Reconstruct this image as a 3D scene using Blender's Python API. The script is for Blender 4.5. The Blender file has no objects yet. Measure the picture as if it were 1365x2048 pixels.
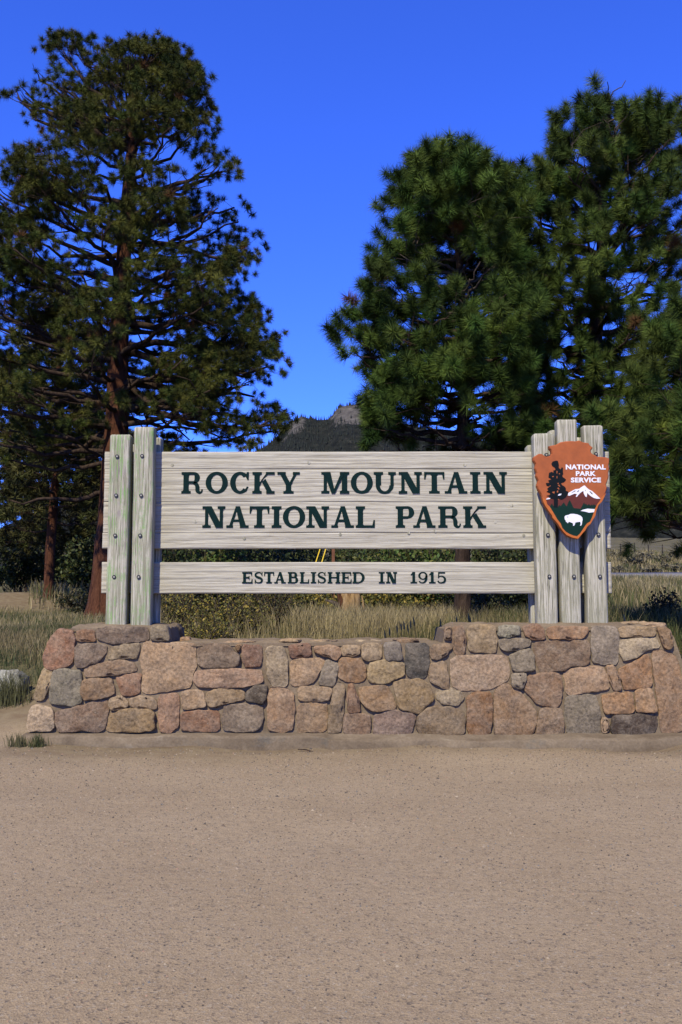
import bpy, math, random
import numpy as np
from mathutils import Vector, Matrix, noise as mnoise

# ------------------------------------------------------------------ camera, sky, sun, exposure
scene = bpy.context.scene
W, Hh = 1365, 2048
F = 1950.0                      # focal length in photo pixels
CAMZ = 1.05
TH = math.atan((1222 - 1024) / F)
cam_d = bpy.data.cameras.new('camera')
cam_d.sensor_fit = 'VERTICAL'; cam_d.sensor_height = 36.0; cam_d.lens = 36.0 * F / Hh
cam_d.clip_start = 0.05; cam_d.clip_end = 20000
cam = bpy.data.objects.new('camera', cam_d); scene.collection.objects.link(cam)
cam.location = (0, 0, CAMZ); cam.rotation_euler = (math.pi / 2 + TH, 0, 0)
scene.camera = cam

SUN_EL, SUN_AZ = math.radians(47), math.radians(21)   # sun behind the camera, to its left
world = bpy.data.worlds.new('World'); scene.world = world; world.use_nodes = True
nt = world.node_tree; nt.nodes.clear()
sky = nt.nodes.new('ShaderNodeTexSky'); sky.sky_type = 'NISHITA'; sky.sun_disc = False
sky.sun_elevation = SUN_EL; sky.sun_rotation = math.pi + SUN_AZ
sky.altitude = 2400; sky.air_density = 1.0; sky.dust_density = 0.0; sky.ozone_density = 4.0
tint = nt.nodes.new('ShaderNodeMix'); tint.data_type = 'RGBA'; tint.blend_type = 'MULTIPLY'
tint.inputs[0].default_value = 1.0; tint.inputs[7].default_value = (0.48, 0.84, 2.35, 1)
bg = nt.nodes.new('ShaderNodeBackground'); bg.inputs[1].default_value = 0.10
wo = nt.nodes.new('ShaderNodeOutputWorld')
nt.links.new(sky.outputs[0], tint.inputs[6]); nt.links.new(tint.outputs[2], bg.inputs[0]); nt.links.new(bg.outputs[0], wo.inputs[0])

sd = bpy.data.lights.new('sun', 'SUN'); sd.energy = 5.0; sd.angle = math.radians(0.53); sd.color = (1.0, 0.92, 0.78)
sun = bpy.data.objects.new('sun', sd); scene.collection.objects.link(sun)
sdir = Vector((math.sin(SUN_AZ) * math.cos(SUN_EL), math.cos(SUN_AZ) * math.cos(SUN_EL), -math.sin(SUN_EL)))
sun.rotation_euler = sdir.to_track_quat('-Z', 'Y').to_euler(); sun.location = (-6, -10, 14)

vs = scene.view_settings
vs.view_transform = 'Standard'; vs.look = 'None'; vs.gamma = 1.0; vs.use_curve_mapping = False; vs.exposure = 0.55
cy = scene.cycles; cy.max_bounces = 4; cy.diffuse_bounces = 2; cy.glossy_bounces = 1; cy.transmission_bounces = 2
scene.render.resolution_x, scene.render.resolution_y = 682, 1024

# ------------------------------------------------------------------ helpers
COL = scene.collection
rng = np.random.default_rng(7)
random.seed(7)
CT, ST = math.cos(TH), math.sin(TH)
def P(u, v, Y):
    """point at depth Y seen at photo pixel (u, v)"""
    a = (u - W / 2) / F; b = (Hh / 2 - v) / F
    fy = CT - b * ST; fz = ST + b * CT
    return np.array([a / fy * Y, Y, CAMZ + fz / fy * Y])
def PX(p):
    d = p - np.array([0, 0, CAMZ])
    fw = d[..., 1] * CT + d[..., 2] * ST; up = -d[..., 1] * ST + d[..., 2] * CT
    return W / 2 + F * d[..., 0] / fw, Hh / 2 - F * up / fw

def sstep(a, b, x):
    t = np.clip((np.asarray(x, float) - a) / (b - a), 0, 1); return t * t * (3 - 2 * t)
def hash2(ix, iy, s=0):
    n = (ix.astype(np.int64) * 374761393 + iy.astype(np.int64) * 668265263 + s * 2147483647) & 0x7fffffff
    n = ((n ^ (n >> 13)) * 1274126177) & 0x7fffffff
    return ((n ^ (n >> 16)) & 0xffff) / 65535.0
def vnoise(x, y, s=0):
    x = np.asarray(x, float); y = np.asarray(y, float)
    ix = np.floor(x); iy = np.floor(y); fx = x - ix; fy = y - iy
    fx = fx * fx * (3 - 2 * fx); fy = fy * fy * (3 - 2 * fy)
    a = hash2(ix, iy, s); b = hash2(ix + 1, iy, s); c = hash2(ix, iy + 1, s); d = hash2(ix + 1, iy + 1, s)
    return (a * (1 - fx) + b * fx) * (1 - fy) + (c * (1 - fx) + d * fx) * fy * 1.0
def fbm(x, y, s=0, o=4):
    r = 0; a = .5
    for i in range(o):
        r = r + a * vnoise(np.asarray(x) * 2 ** i, np.asarray(y) * 2 ** i, s + i); a *= .5
    return r / (1 - .5 ** o)

def tag(o, label=None, cat=None, group=None, kind=None):
    if label: o['label'] = label
    if cat: o['category'] = cat
    if group: o['group'] = group
    if kind: o['kind'] = kind
    return o
def empty(name, loc):
    o = bpy.data.objects.new(name, None); o.location = [float(v) for v in loc]; o.empty_display_size = .2
    COL.objects.link(o); return o
def mesh_np(name, V, Fc, smooth=False, col=None):
    """mesh from an (n,3) array and an (m,k) face array; optional per-vertex colours"""
    V = np.ascontiguousarray(V, dtype=np.float32); Fc = np.ascontiguousarray(Fc, dtype=np.int32)
    me = bpy.data.meshes.new(name)
    k = Fc.shape[1]; m = Fc.shape[0]
    me.vertices.add(len(V)); me.vertices.foreach_set('co', V.ravel())
    me.loops.add(m * k); me.loops.foreach_set('vertex_index', Fc.ravel())
    me.polygons.add(m); me.polygons.foreach_set('loop_start', np.arange(0, m * k, k, dtype=np.int32))
    if smooth: me.polygons.foreach_set('use_smooth', np.ones(m, dtype=bool))
    if col is not None:
        a = me.color_attributes.new('Col', 'FLOAT_COLOR', 'POINT')
        c = np.ones((len(V), 4), np.float32); c[:, :3] = col
        a.data.foreach_set('color', c.ravel())
    me.update(calc_edges=True); me.validate()
    return me
def link(name, me, mat, parent=None, base=None):
    o = bpy.data.objects.new(name, me); COL.objects.link(o)
    if mat and not len(me.materials): me.materials.append(mat)
    if parent: o.parent = parent
    return o
def poly_prism(poly, y0, y1, base=(0, 0, 0)):
    """prism of an (x,z) outline between the vertical planes y0 (front) and y1"""
    n = len(poly)
    p = np.array(poly, float)
    area = np.sum(p[:, 0] * np.roll(p[:, 1], -1) - np.roll(p[:, 0], -1) * p[:, 1])
    if area < 0: p = p[::-1]
    V = [(x - base[0], y0 - base[1], z - base[2]) for x, z in p] + [(x - base[0], y1 - base[1], z - base[2]) for x, z in p]
    Fs = [list(range(n)), list(range(2 * n - 1, n - 1, -1))]
    for i in range(n):
        j = (i + 1) % n; Fs.append([j, i, n + i, n + j])
    return V, Fs
def pyobj(name, V, Fs, mat, parent=None, smooth=False):
    me = bpy.data.meshes.new(name); me.from_pydata([tuple(map(float, v)) for v in V], [], Fs)
    if smooth:
        for p in me.polygons: p.use_smooth = True
    me.update()
    return link(name, me, mat, parent)

def tube(pts, rad, sides=6, cap=True, rough=0.0, seed=0):
    pts = np.asarray(pts, float); n = len(pts); rad = np.asarray(rad, float)
    tan = np.gradient(pts, axis=0); tan /= np.linalg.norm(tan, axis=1)[:, None] + 1e-9
    ref = np.where(np.abs(tan[:, 2:3]) > .9, np.array([[1., 0, 0]]), np.array([[0, 0, 1.]]))
    if np.mean(np.abs(tan[:, 2])) > .7: ref = np.tile([[1., 0, 0]], (n, 1))
    a = np.cross(tan, ref); a /= np.linalg.norm(a, axis=1)[:, None] + 1e-9
    b = np.cross(tan, a)
    th = np.arange(sides) / sides * 2 * np.pi
    r = np.tile(rad[:, None], (1, sides))
    if rough:
        r = r * (1 + rough * (fbm(np.tile(th * 2.5, (n, 1)), np.tile(np.arange(n)[:, None] * .6, (1, sides)), seed, 3) - .5) * 2)
    V = pts[:, None, :] + r[..., None] * (np.cos(th)[None, :, None] * a[:, None, :] + np.sin(th)[None, :, None] * b[:, None, :])
    V = V.reshape(-1, 3)
    i = np.arange(n - 1)[:, None] * sides; j = np.arange(sides)[None, :]; j2 = (j + 1) % sides
    q0 = (i + j).ravel(); q1 = (i + j2).ravel(); q2 = (i + sides + j2).ravel(); q3 = (i + sides + j).ravel()
    T = np.concatenate([np.stack([q0, q1, q2], 1), np.stack([q0, q2, q3], 1)])
    if cap:
        V = np.vstack([V, pts[-1]]); e = (n - 1) * sides
        T = np.vstack([T, [[e + k, e + (k + 1) % sides, len(V) - 1] for k in range(sides)]])
    return V, T
class Geo:
    def __init__(s): s.V = []; s.T = []; s.n = 0; s.C = []
    def add(s, V, T, c=None):
        s.V.append(V); s.T.append(np.asarray(T) + s.n); s.n += len(V)
        if c is not None: s.C.append(np.broadcast_to(np.asarray(c, float), (len(V), 3)))
    def mesh(s, name, base=(0, 0, 0), smooth=True):
        return mesh_np(name, np.vstack(s.V) - np.array(base), np.vstack(s.T), smooth, np.vstack(s.C) if s.C else None)

# ------------------------------------------------------------------ materials
def newmat(name, rough=.85, spec=.25):
    m = bpy.data.materials.new(name); m.use_nodes = True
    n = m.node_tree.nodes; b = n['Principled BSDF']
    b.inputs['Roughness'].default_value = rough; b.inputs['Specular IOR Level'].default_value = spec
    return m, m.node_tree, b
def N(t, typ, **kw):
    n = t.nodes.new('ShaderNode' + typ)
    for k, v in kw.items():
        if k.startswith('i_'):
            key = k[2:]; key = int(key) if key.isdigit() else key.replace('_', ' ')
            n.inputs[key].default_value = v
        else: setattr(n, k, v)
    return n
def ramp(t, src, stops, interp='LINEAR'):
    r = t.nodes.new('ShaderNodeValToRGB'); r.color_ramp.interpolation = interp
    e = r.color_ramp.elements
    while len(e) < len(stops): e.new(.5)
    for i, (p, c) in enumerate(stops):
        e[i].position = p; e[i].color = (c, c, c, 1) if isinstance(c, (int, float)) else (*c, 1)
    t.links.new(src, r.inputs[0]); return r.outputs[0]
def mix(t, fac, a, b, mode='MIX'):
    m = t.nodes.new('ShaderNodeMix'); m.data_type = 'RGBA'; m.blend_type = mode
    for sock, v in ((0, fac), (6, a), (7, b)):
        if hasattr(v, 'links'): t.links.new(v, m.inputs[sock])
        elif sock == 0: m.inputs[0].default_value = v
        else: m.inputs[sock].default_value = (*v, 1) if len(v) == 3 else v
    return m.outputs[2]
def noise_t(t, vec, scale, detail=6, rough=.6, dist=0):
    n = N(t, 'TexNoise', i_Scale=scale, i_Detail=detail, i_Roughness=rough, i_Distortion=dist)
    t.links.new(vec, n.inputs['Vector']); return n.outputs['Fac']
def mapping(t, scale=(1, 1, 1), coord='Object', loc=(0, 0, 0)):
    c = N(t, 'TexCoord'); m = N(t, 'Mapping'); m.inputs['Scale'].default_value = scale; m.inputs['Location'].default_value = loc
    t.links.new(c.outputs[coord], m.inputs['Vector']); return m.outputs[0]
def bump(t, b, h, strength, dist, prev=None):
    n = N(t, 'Bump', i_Strength=strength, i_Distance=dist); t.links.new(h, n.inputs['Height'])
    if prev: t.links.new(prev, n.inputs['Normal'])
    t.links.new(n.outputs[0], b.inputs['Normal']); return n.outputs[0]

def mat_wood(name, axis, lichen=0.0):
    m, t, b = newmat(name, .85, .15)
    lng, tr = (2.6, 140.0) if axis == 'x' else (2.2, 75.0)
    sc = (lng, tr, tr) if axis == 'x' else (tr, tr, lng)
    inf = N(t, 'ObjectInfo')
    c = N(t, 'TexCoord'); add = N(t, 'VectorMath', operation='ADD'); mp = N(t, 'Mapping'); mp.inputs['Scale'].default_value = sc
    sc2 = N(t, 'VectorMath', operation='SCALE'); sc2.inputs['Scale'].default_value = 17.0
    comb = N(t, 'CombineXYZ')
    for i in range(3): t.links.new(inf.outputs['Random'], comb.inputs[i])
    t.links.new(comb.outputs[0], sc2.inputs[0]); t.links.new(c.outputs['Object'], add.inputs[0]); t.links.new(sc2.outputs[0], add.inputs[1])
    t.links.new(add.outputs[0], mp.inputs['Vector'])
    g = noise_t(t, mp.outputs[0], 1.0, 8, .65, .35)
    g2 = noise_t(t, mp.outputs[0], 2.6, 4, .6, .2)
    big = noise_t(t, add.outputs[0], 2.2, 4, .6)
    col = ramp(t, g, [(.26, (.22, .19, .15)), (.38, (.40, .36, .29)), (.50, (.54, .505, .43)), (.72, (.64, .61, .54))])
    col = mix(t, ramp(t, g2, [(.30, .6), (.44, 0.0)]), col, (.13, .115, .10))
    col = mix(t, ramp(t, big, [(.4, 0.0), (.75, .40)]), col, (.40, .365, .29))
    if axis == 'z':
        col = mix(t, ramp(t, g, [(.46, .75), (.56, 0.0)]), col, (.27, .265, .19))
        col = mix(t, ramp(t, g2, [(.36, .85), (.43, 0.0)]), col, (.10, .095, .075))
    else:
        g3 = noise_t(t, mp.outputs[0], .45, 5, .7, .6)
        col = mix(t, ramp(t, g3, [(.54, 0.0), (.68, .42)]), col, (.33, .285, .20))
        col = mix(t, ramp(t, g3, [(.30, .4), (.38, 0.0)]), col, (.17, .16, .14))
    if lichen:
        l1 = noise_t(t, mp.outputs[0], 1.7, 3, .7)
        l2 = noise_t(t, add.outputs[0], 7.0, 4, .7)
        mk = N(t, 'Math', operation='MULTIPLY')
        t.links.new(ramp(t, l1, [(.49, 0.0), (.56, 1.0)]), mk.inputs[0]); t.links.new(ramp(t, l2, [(.45, 0.0), (.60, lichen)]), mk.inputs[1])
        col = mix(t, mk.outputs[0], col, (.22, .40, .13))
        mk2 = N(t, 'Math', operation='MULTIPLY')
        t.links.new(ramp(t, l1, [(.40, 1.0), (.47, 0.0)]), mk2.inputs[0]); t.links.new(ramp(t, l2, [(.48, 0.0), (.62, lichen * .6)]), mk2.inputs[1])
        col = mix(t, mk2.outputs[0], col, (.27, .21, .27))
    t.links.new(col, b.inputs['Base Color'])
    bump(t, b, g, .9, .006)
    return m
M = {}
M['board'] = mat_wood('weathered_board', 'x')
M['post'] = mat_wood('weathered_post', 'z')
M['post_lichen'] = mat_wood('lichened_post', 'z', .8)

def mat_plain(name, col, rough=.6, spec=.3, var=.15, scale=30, bmp=0.0):
    m, t, b = newmat(name, rough, spec)
    v = mapping(t)
    n = noise_t(t, v, scale, 5, .6)
    c = mix(t, ramp(t, n, [(.3, 0.0), (.7, 1.0)]), tuple(x * (1 - var) for x in col), tuple(min(1, x * (1 + var)) for x in col))
    t.links.new(c, b.inputs['Base Color'])
    if bmp: bump(t, b, n, bmp, .004)
    return m
M['letter'] = mat_plain('dark_green_paint', (.003, .019, .019), .8, .08, .25, 60, .3)
M['orange'] = mat_plain('brown_orange_paint', (.40, .105, .026), .6, .25, .14, 14, .25)
M['rim'] = mat_plain('orange_rim_paint', (.52, .135, .014), .55, .3, .10, 40, .3)
M['maroon'] = mat_plain('dark_brown_paint', (.12, .022, .010), .55, .25, .10, 25)
M['egreen'] = mat_plain('emblem_green_paint', (.003, .026, .017), .6, .12, .12, 40)
M['eblack'] = mat_plain('emblem_tree_paint', (.003, .006, .007), .6, .12, .12, 40)
M['ewhite'] = mat_plain('white_paint', (.58, .57, .55), .5, .3, .04, 40)
M['recess_shade'] = mat_plain('bolt_recess_shade', (.012, .012, .012), .5, .4, .2, 80)  # near-black that paints the shade inside the bolt counterbores
M['steel'] = mat_plain('weathered_bolt_steel', (.36, .35, .32), .7, .4, .1, 80)
M['yellow'] = mat_plain('yellow_paint', (.75, .52, .02), .5, .3, .05, 30)
M['brownpost'] = mat_plain('brown_stained_wood', (.17, .07, .035), .7, .2, .25, 20)
M['fencepost'] = mat_plain('dark_fence_wood', (.035, .03, .026), .9, .1, .25, 20)
M['wire'] = mat_plain('dull_wire', (.25, .23, .20), .6, .3, .1, 20)

def mat_stone():
    m, t, b = newmat('field_stone', .85, .2)
    inf = N(t, 'ObjectInfo')
    v = mapping(t)
    n1 = noise_t(t, v, 9, 6, .65, .4); n2 = noise_t(t, v, 45, 5, .65); n3 = noise_t(t, v, 150, 3, .6)
    n4 = noise_t(t, v, 5, 5, .7, .8)
    base = mix(t, 1.0, inf.outputs['Color'], (1.08, .975, .785), 'MULTIPLY')
    c = mix(t, ramp(t, n1, [(.35, 0.0), (.7, .75)]), base, mix(t, .62, base, (.33, .27, .21)))
    c = mix(t, ramp(t, n4, [(.50, 0.0), (.66, .62)]), c, mix(t, .6, base, (.085, .075, .07)))
    c = mix(t, ramp(t, n4, [(.34, .5), (.46, 0.0)]), c, mix(t, .5, base, (.40, .32, .235)))
    c = mix(t, .85, c, ramp(t, n2, [(.30, .42), (.5, 1.0), (.70, 1.5)]), 'MULTIPLY')
    c = mix(t, ramp(t, n3, [(.62, 0.0), (.70, .55)]), c, (.48, .43, .37))
    c = mix(t, ramp(t, n3, [(.30, .55), (.38, 0.0)]), c, (.07, .055, .05))
    t.links.new(c, b.inputs['Base Color'])
    p = bump(t, b, n2, .65, .010); p = bump(t, b, n1, .5, .02, p); bump(t, b, n3, .35, .004, p)
    return m
M['stone'] = mat_stone()
def mat_mortar():
    m, t, b = newmat('sandy_mortar', .95, .1)
    v = mapping(t)
    n1 = noise_t(t, v, 5, 6, .65); n2 = noise_t(t, v, 70, 4, .6)
    c = mix(t, ramp(t, n1, [(.35, 0.0), (.68, 1.0)]), (.19, .142, .098), (.28, .215, .150))
    c = mix(t, .7, c, ramp(t, n2, [(.3, .7), (.7, 1.2)]), 'MULTIPLY')
    t.links.new(c, b.inputs['Base Color'])
    p = bump(t, b, n2, .5, .006); bump(t, b, n1, .5, .02, p)
    return m
M['mortar'] = mat_mortar()
def mat_footing():
    m, t, b = newmat('stained_concrete', .9, .15)
    v = mapping(t); vz = mapping(t, (3, 3, 14))
    n1 = noise_t(t, v, 3, 6, .65, .5); n2 = noise_t(t, v, 60, 4, .6); n3 = noise_t(t, mapping(t, (1.2, 1, 2.5)), 2.0, 5, .7)
    c = mix(t, ramp(t, n1, [(.36, 0.0), (.66, 1.0)]), (.15, .112, .077), (.25, .195, .14))
    c = mix(t, ramp(t, n1, [(.60, 0.0), (.70, .6)]), c, (.31, .27, .215))
    c = mix(t, ramp(t, n3, [(.34, .7), (.44, 0.0)]), c, (.15, .135, .115))
    c = mix(t, .7, c, ramp(t, n2, [(.3, .75), (.7, 1.2)]), 'MULTIPLY')
    t.links.new(c, b.inputs['Base Color'])
    p = bump(t, b, n2, .4, .006); bump(t, b, n1, .6, .03, p)
    return m
M['footing'] = mat_footing()
def mat_ground():
    m, t, b = newmat('gravel_and_dry_turf', .95, .1)
    v = mapping(t)
    vor = N(t, 'TexVoronoi', i_Scale=115.0); t.links.new(v, vor.inputs['Vector'])
    vor2 = N(t, 'TexVoronoi', i_Scale=380.0); t.links.new(v, vor2.inputs['Vector'])
    n1 = noise_t(t, v, .8, 5, .6); n2 = noise_t(t, v, 26, 6, .7); n3 = noise_t(t, v, 6, 5, .6); n4 = noise_t(t, v, 260, 3, .6)
    g = mix(t, ramp(t, n1, [(.3, 0.0), (.7, 1.0)]), (.332, .247, .160), (.396, .304, .205))
    g = mix(t, .8, g, ramp(t, n2, [(.25, .72), (.5, 1.0), (.75, 1.18)]), 'MULTIPLY')
    g = mix(t, .7, g, ramp(t, n4, [(.3, .62), (.5, 1.0), (.7, 1.32)]), 'MULTIPLY')
    sep = N(t, 'SeparateColor'); t.links.new(vor.outputs['Color'], sep.inputs[0])
    sep2 = N(t, 'SeparateColor'); t.links.new(vor2.outputs['Color'], sep2.inputs[0])
    g = mix(t, ramp(t, sep.outputs[0], [(.935, 0.0), (.945, .62)], 'LINEAR'), g, (.10, .085, .08))
    g = mix(t, ramp(t, sep.outputs[1], [(.945, 0.0), (.955, .5)], 'LINEAR'), g, (.42, .36, .29))
    g = mix(t, ramp(t, sep2.outputs[0], [(.88, 0.0), (.9, .55)], 'LINEAR'), g, (.15, .11, .085))
    g = mix(t, ramp(t, sep2.outputs[1], [(.90, 0.0), (.92, .5)], 'LINEAR'), g, (.40, .34, .28))
    d = mix(t, ramp(t, n3, [(.35, 0.0), (.65, 1.0)]), (.17, .12, .075), (.24, .19, .12))
    veg = mix(t, ramp(t, n1, [(.35, 0.0), (.6, 1.0)]), (.105, .095, .045), (.20, .165, .085))
    veg = mix(t, ramp(t, n3, [(.45, 0.0), (.62, .8)]), veg, (.075, .08, .035))
    veg = mix(t, ramp(t, n2, [(.3, .6), (.6, 0.0)]), veg, (.06, .05, .03))
    at = N(t, 'Attribute', attribute_name='Col'); sp = N(t, 'SeparateColor'); t.links.new(at.outputs['Color'], sp.inputs[0])
    c = mix(t, sp.outputs[0], g, d); c = mix(t, sp.outputs[1], c, veg)
    t.links.new(c, b.inputs['Base Color'])
    p = bump(t, b, n3, .35, .035); p = bump(t, b, n2, .55, .012, p); p = bump(t, b, vor.outputs['Distance'], .5, .004, p); bump(t, b, n4, .5, .004, p)
    return m
M['ground'] = mat_ground()
def mat_attr(name, rough=.6, spec=.2, trans=0.0):
    m, t, b = newmat(name, rough, spec)
    at = N(t, 'Attribute', attribute_name='Col'); t.links.new(at.outputs['Color'], b.inputs['Base Color'])
    if trans:
        tr = N(t, 'BsdfTranslucent'); t.links.new(at.outputs['Color'], tr.inputs[0])
        ms = N(t, 'MixShader', i_0=trans); out = t.nodes['Material Output']
        t.links.new(b.outputs[0], ms.inputs[1]); t.links.new(tr.outputs[0], ms.inputs[2]); t.links.new(ms.outputs[0], out.inputs[0])
    return m
M['needle'] = mat_attr('pine_needles', .7, .08)
M['leaf'] = mat_attr('shrub_leaves', .6, .2, .2)
M['grass'] = mat_attr('grass_blades', .7, .15, .2)
M['pebble'] = mat_attr('pebbles', .8, .25)
def mat_bark(name, a, b_, c_):
    m, t, b = newmat(name, .95, .08)
    v = mapping(t, (1, 1, .28))
    n1 = noise_t(t, v, 14, 6, .65, .8); n2 = noise_t(t, v, 40, 4, .6)
    c = ramp(t, n1, [(.32, c_), (.45, a), (.68, b_)])
    c = mix(t, .6, c, ramp(t, n2, [(.3, .65), (.7, 1.25)]), 'MULTIPLY')
    t.links.new(c, b.inputs['Base Color'])
    p = bump(t, b, n1, 1.0, .03); bump(t, b, n2, .5, .01, p)
    return m
M['bark_red'] = mat_bark('reddish_pine_bark', (.085, .034, .019), (.14, .06, .033), (.018, .010, .007))
M['bark_dark'] = mat_bark('dark_pine_bark', (.05, .033, .025), (.085, .058, .043), (.014, .010, .008))
M['twig'] = mat_bark('grey_twig_bark', (.09, .068, .055), (.15, .12, .10), (.04, .03, .025))
M['stump'] = mat_bark('splintered_wood', (.27, .17, .08), (.42, .29, .16), (.09, .045, .02))
def mat_lichen_rock():
    m, t, b = newmat('lichened_boulder', .9, .15)
    v = mapping(t); n1 = noise_t(t, v, 6, 6, .7, .5); n2 = noise_t(t, v, 40, 5, .6)
    c = mix(t, ramp(t, n1, [(.42, 0.0), (.58, 1.0)]), (.14, .125, .095), (.36, .35, .31))
    c = mix(t, .8, c, ramp(t, n2, [(.3, .55), (.7, 1.25)]), 'MULTIPLY')
    t.links.new(c, b.inputs['Base Color']); p = bump(t, b, n2, .6, .01); bump(t, b, n1, .6, .03, p)
    return m
M['boulder'] = mat_lichen_rock()
def mat_mountain():
    m, t, b = newmat('forested_granite', .95, .05)
    v = mapping(t); at = N(t, 'Attribute', attribute_name='Col'); sp = N(t, 'SeparateColor'); t.links.new(at.outputs['Color'], sp.inputs[0])
    n1 = noise_t(t, v, .012, 8, .7, .4); n2 = noise_t(t, mapping(t, (1, 1, .4)), .05, 6, .7)
    rock = ramp(t, n2, [(.3, (.045, .041, .039)), (.5, (.11, .10, .094)), (.7, (.19, .175, .162))])
    forest = ramp(t, n2, [(.35, (.010, .012, .012)), (.60, (.028, .030, .026)), (.72, (.08, .074, .068))])
    ad = N(t, 'Math', operation='ADD'); t.links.new(sp.outputs[0], ad.inputs[0])
    sub = N(t, 'Math', operation='MULTIPLY_ADD', i_1=1.6, i_2=-.8); t.links.new(n1, sub.inputs[0]); t.links.new(sub.outputs[0], ad.inputs[1])
    c = mix(t, ramp(t, ad.outputs[0], [(.42, 0.0), (.58, 1.0)]), forest, rock)
    t.links.new(c, b.inputs['Base Color']); bump(t, b, n2, 1.0, 8.0)
    return m
M['mountain'] = mat_mountain()
def mat_road():
    m, t, b = newmat('pale_asphalt', .9, .2)
    v = mapping(t); n1 = noise_t(t, v, 1.5, 6, .7)
    t.links.new(ramp(t, n1, [(.3, (.16, .15, .15)), (.7, (.24, .225, .22))]), b.inputs['Base Color'])
    return m
M['road'] = mat_road()

# ------------------------------------------------------------------ ground
YW = 7.85                                     # front plane of the stone wall
def Hg(x, y):
    x = np.asarray(x, float); y = np.asarray(y, float)
    inw = sstep(-3.15, -2.6, x) * (1 - sstep(2.95, 3.4, x))
    yend = 12.0 * (1 - inw) + 11.0 * inw
    t = np.clip((y - 7.95) / (yend - 7.95), 0, 1)
    z = .80 * t * t * (3 - 2 * t)
    z = z + .065 * (sstep(21, 30, y) * 4.5 + np.clip(y - 25.5, 0, 45) * sstep(24, 27, y)) * .82
    z = z + (.125 * np.clip(y - 74, 0, 26) + .10 * np.clip(y - 100, 0, 65)) * sstep(72, 82, y)
    z = z + (fbm(x * .35, y * .35, 3, 3) - .5) * .16 * sstep(10, 14, y) + (fbm(x * .05, y * .05, 9, 3) - .5) * 1.6 * sstep(40, 90, y) * (1 - sstep(62, 64, y) * (1 - sstep(72, 76, y)))
    az = x / np.maximum(y, 1)
    z = z - 22 * sstep(31, 120, y) * (1 - sstep(-.37, -.33, az)) - sstep(31, 36, y) * 1.0 * (1 - sstep(-.37, -.335, az))
    z = z + .45 * np.exp(-(((x + 9.5) / 2.2) ** 2 + ((y - 28.5) / 2.0) ** 2))
    z = z + (fbm(x * 1.3, y * 1.3, 5, 3) - .5) * .035 * sstep(-2, 3, y) * (1 - sstep(7.0, 7.5, y))
    z = z + (fbm(x * 1.7, y * 0 + 2, 15, 4) - .62) * .09 * sstep(7.3, 7.68, y) * (1 - sstep(7.78, 8.1, y))
    z = z + .10 * sstep(2.2, 3.6, np.abs(x + .1)) * sstep(6.0, 7.7, y) * (1 - sstep(8, 12, y)) * .6
    return z
def axis(lo, hi, d0, d1, step, grow, far):
    c = list(np.arange(d0, d1, step)); s = step
    v = c[-1]
    while v < hi: s *= grow; v += s; c.append(v)
    s = step; v = c[0]; pre = []
    while v > lo: s *= grow; v -= s; pre.append(v)
    return np.array(pre[::-1] + c)
gx = axis(-9000, 9000, -5.5, 5.5, .11, 1.09, 0); gy = axis(-600, 9000, 1.5, 13.5, .09, 1.055, 0)
GX, GY = np.meshgrid(gx, gy)
GZ = Hg(GX, GY)
V = np.stack([GX.ravel(), GY.ravel(), GZ.ravel()], 1)
nx, ny = len(gx), len(gy)
i = np.arange(ny - 1)[:, None] * nx + np.arange(nx - 1)[None, :]; i = i.ravel()
Q = np.stack([i, i + 1, i + 1 + nx, i + nx], 1)
nz = (fbm(GX * 1.1, GY * 1.1, 21, 4) - .5)
edge = np.where(GX < -2.6, 9.35, np.where(GX > 2.9, 8.6, 8.3))
dirt = sstep(-.9, .4, GY - edge + .9 + nz * 1.4 - .3)
veg = sstep(-.15, .9, GY - edge + nz * 2.2)
path = np.exp(-(((GX + 9.6) / 2.4) ** 2 + ((GY - 27.8) / 2.0) ** 2) * .7)
veg = veg * (1 - np.clip(path * 1.3, 0, 1))
colr = np.stack([dirt.ravel(), veg.ravel(), 0 * veg.ravel()], 1)
g = link('ground', mesh_np('ground', V, Q, True, colr), M['ground']); tag(g, 'tan gravel forecourt running into dry grassy slope behind the wall', 'ground', kind='structure')

# road beyond the meadow
rx = np.linspace(-13, 75, 120); ry = 66.5 + .012 * rx
Vr = []
for x, y in zip(rx, ry):
    zz = float(max(Hg(x, y), Hg(x, y + 3), Hg(x, y + 6.2)))
    Vr += [(x, y, zz + .10), (x, y + 6.2, zz + .52)]
Vr = np.array(Vr); ii = np.arange(0, 238, 2)
Vall = np.vstack([Vr, Vr - [0, 0, 1.6]]); o2 = len(Vr)
Qr = np.vstack([np.stack([ii, ii + 2, ii + 3, ii + 1], 1), np.stack([ii + o2, ii + o2 + 2, ii + 2, ii], 1), np.stack([ii + 1, ii + 3, ii + 3 + o2, ii + 1 + o2], 1)])
r = link('road', mesh_np('road', Vall, Qr, True), M['road']); tag(r, 'pale asphalt road crossing the far side of the dry meadow', 'road', kind='structure')

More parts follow.
